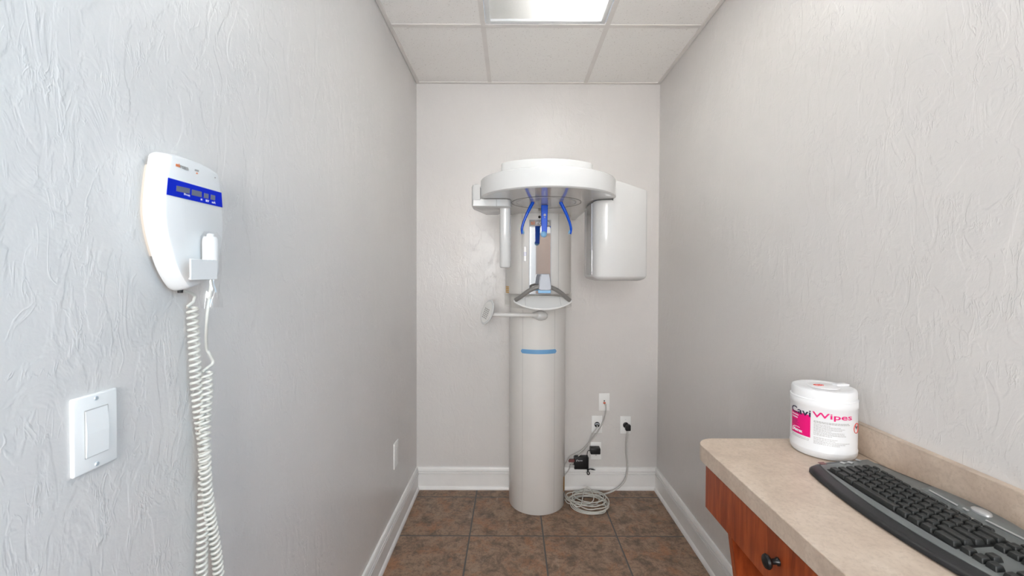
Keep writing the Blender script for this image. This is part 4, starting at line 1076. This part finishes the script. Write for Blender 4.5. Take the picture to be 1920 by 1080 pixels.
bar(0.165, 0.163, 0.222, 0.160, 0.0022, 0.0056, 'kb_silver', 'media_button', md)
bar(0.272, 0.160, 0.335, 0.163, 0.0022, 0.0056, 'kb_silver', 'media_button', md)
bar(0.232, 0.162, 0.240, 0.161, 0.003, 0.0056, 'kb_silver', 'media_button', md)
bar(0.252, 0.147, 0.262, 0.147, 0.004, 0.002, 'grey_ink', 'media_button', md)
bar(0.230, 0.184, 0.238, 0.184, 0.003, 0.0056, 'kb_silver', 'media_button', md)
for u, v in ((0.020, 0.098), (0.021, 0.115), (0.011, 0.142)):
    bar(u - 0.003, v - 0.002, u + 0.006, v + 0.002, 0.005, 0.0024, 'kb_silver', 'shortcut_button', kb)
b = BM(); box(b, (-0.007, -0.006, 0), (0.007, 0.006, 0.0006), 0, xf=Matrix.Translation(on_deck(0.016, 0.052, 0.0018)) @ tiltm); link_mesh('badge', b, 'maroon', kb, False)
well = [(0.046, 0.0405)] + [(0.050 + 0.28 * i / 12, 0.0395 - 0.004 * math.sin(PI * i / 12)) for i in range(13)] + [(0.334, 0.0395), (0.334, 0.138), (0.046, 0.138)]
b = BM(); prism(b, well, [(0.0012, 0.0), (0.0024, 0.0)], lambda a, c, h: kw(a, c, kz_top(c) + h)); link_mesh('key_well', b, 'well', kb, False)
KMESH = {}
UN = 0.0187
def key(u, v, w, d, nm='key', ht=0.0085):
    """key whose near-left corner is at (u, v); w along u, d along v"""
    kk = (round(w, 4), round(d, 4), ht)
    if kk not in KMESH:
        bb = BM(); g_ = 0.0013
        tp = 0.0020 if min(w, d) > 0.012 else 0.0012
        rings = []
        for h, ins in ((-0.002, 0.0), (ht * 0.3, 0.0004), (ht * 0.90, tp * 0.85), (ht * 0.98, tp * 1.05), (ht, tp * 1.4), (ht - 0.0004, tp * 1.4 + 0.0012)):
            q_ = round_rect(-d / 2 + g_ + ins, -w / 2 + g_ + ins, d / 2 - g_ - ins, w / 2 - g_ - ins, 0.0012, 2)
            rings.append([bb.verts.new((x, y, h)) for x, y in q_])
        for r0, r1 in zip(rings, rings[1:]):
            for i in range(len(r0)): bb.faces.new((r0[i], r0[(i + 1) % len(r0)], r1[(i + 1) % len(r0)], r1[i]))
        bb.faces.new(rings[-1]); bb.faces.new(list(reversed(rings[0])))
        bmesh.ops.recalc_face_normals(bb, faces=bb.faces)
        me = bpy.data.meshes.new(nm); bb.to_mesh(me); bb.free(); me.shade_smooth(); me.set_sharp_from_angle(angle=math.radians(45)); me.materials.append(M['key'])
        KMESH[kk] = me
    o = bpy.data.objects.new(nm, KMESH[kk]); COL.objects.link(o); o.parent = kb
    p = on_deck(u + w / 2, v + d / 2, 0.0018)
    o.matrix_local = Matrix.Translation(p - KB) @ tiltm
KU0, KV0 = 0.050, 0.041
rows_ = [
    [1.25, 1.25, 1.25, 5.5, 1.25, 1.25, 1.25, 1.25 + 0.75],
    [2.25] + [1] * 10 + [2.75],
    [1.75] + [1] * 11 + [2.25],
    [1.5] + [1] * 12 + [1.5],
    [1] * 13 + [2],
]
def curve_dv(u):
    t = (u - KU0) / (15 * UN); return -0.004 * math.sin(PI * max(0, min(1, t)))
for ri, row in enumerate(rows_):
    u = KU0
    for w in row:
        key(u, KV0 + ri * UN + curve_dv(u + w * UN / 2), w * UN, UN); u += w * UN
vF = KV0 + 5 * UN + 0.006
uf = KU0
for gi, n in enumerate((1, 4, 4, 4)):
    for i in range(n):
        key(uf, vF + curve_dv(uf), UN * 0.98, 0.010, 'function_key', 0.004); uf += UN * 0.98
    uf += 0.004
NU = KU0 + 15 * UN + 0.005
for i in range(3):
    key(NU + i * UN, KV0 + 0, UN, UN)
key(NU + UN, KV0 + UN, UN, UN)
for r in (3, 4):
    for i in range(3): key(NU + i * UN, KV0 + r * UN, UN, UN)
for i in range(3): key(NU + i * UN * 0.98, vF, UN * 0.96, 0.010, 'function_key', 0.004)
PU = NU + 3 * UN + 0.005
UNp = 0.0182
key(PU, KV0, 2 * UNp, UN); key(PU + 2 * UNp, KV0, UNp, UN); key(PU + 3 * UNp, KV0, UNp, 2 * UN)
for r in (1, 2): 
    for i in range(3): key(PU + i * UNp, KV0 + r * UN, UNp, UN)
key(PU + 3 * UNp, KV0 + 2 * UN, UNp, 2 * UN)
for i in range(3): key(PU + i * UNp, KV0 + 3 * UN, UNp, UN)
for i in range(4): key(PU + i * UNp, KV0 + 4 * UN, UNp, UN)

# ------------------------------------------------------------------ light
w = bpy.data.worlds.new('world'); C.world = w; w.use_nodes = True
w.node_tree.nodes['Background'].inputs['Color'].default_value = (0.80, 0.88, 1.0, 1)
w.node_tree.nodes['Background'].inputs['Strength'].default_value = 0.6
def area(name, loc, rot, sx, sy, e, col):
    l = bpy.data.lights.new(name, 'AREA'); l.shape = 'RECTANGLE'; l.size = sx; l.size_y = sy; l.energy = e; l.color = col
    o = bpy.data.objects.new(name, l); COL.objects.link(o); o.location = loc; o.rotation_euler = rot; return o
# area lamps added outside the two unseen windows to supply daylight
area('added_daylight', ((WX0 + WX1) / 2, YN - 0.25, (WZ0 + WZ1) / 2), (PI / 2, 0, 0), 0.8, 1.3, L1E, L1C)
area('added_daylight', (XR + 0.25, (RY0 + RY1) / 2, (RZ0 + RZ1) / 2), (PI / 2, 0, PI / 2), 1.2, 1.2, L2E, L2C)

vs = C.view_settings
vs.view_transform = 'Standard'; vs.look = 'None'; vs.gamma = 1.0; vs.exposure = 0.08; vs.use_curve_mapping = False
C.cycles.max_bounces = 10; C.cycles.diffuse_bounces = 6; C.cycles.transparent_max_bounces = 12
C.cycles.use_denoising = True
C.cycles.sample_clamp_indirect = 30.0
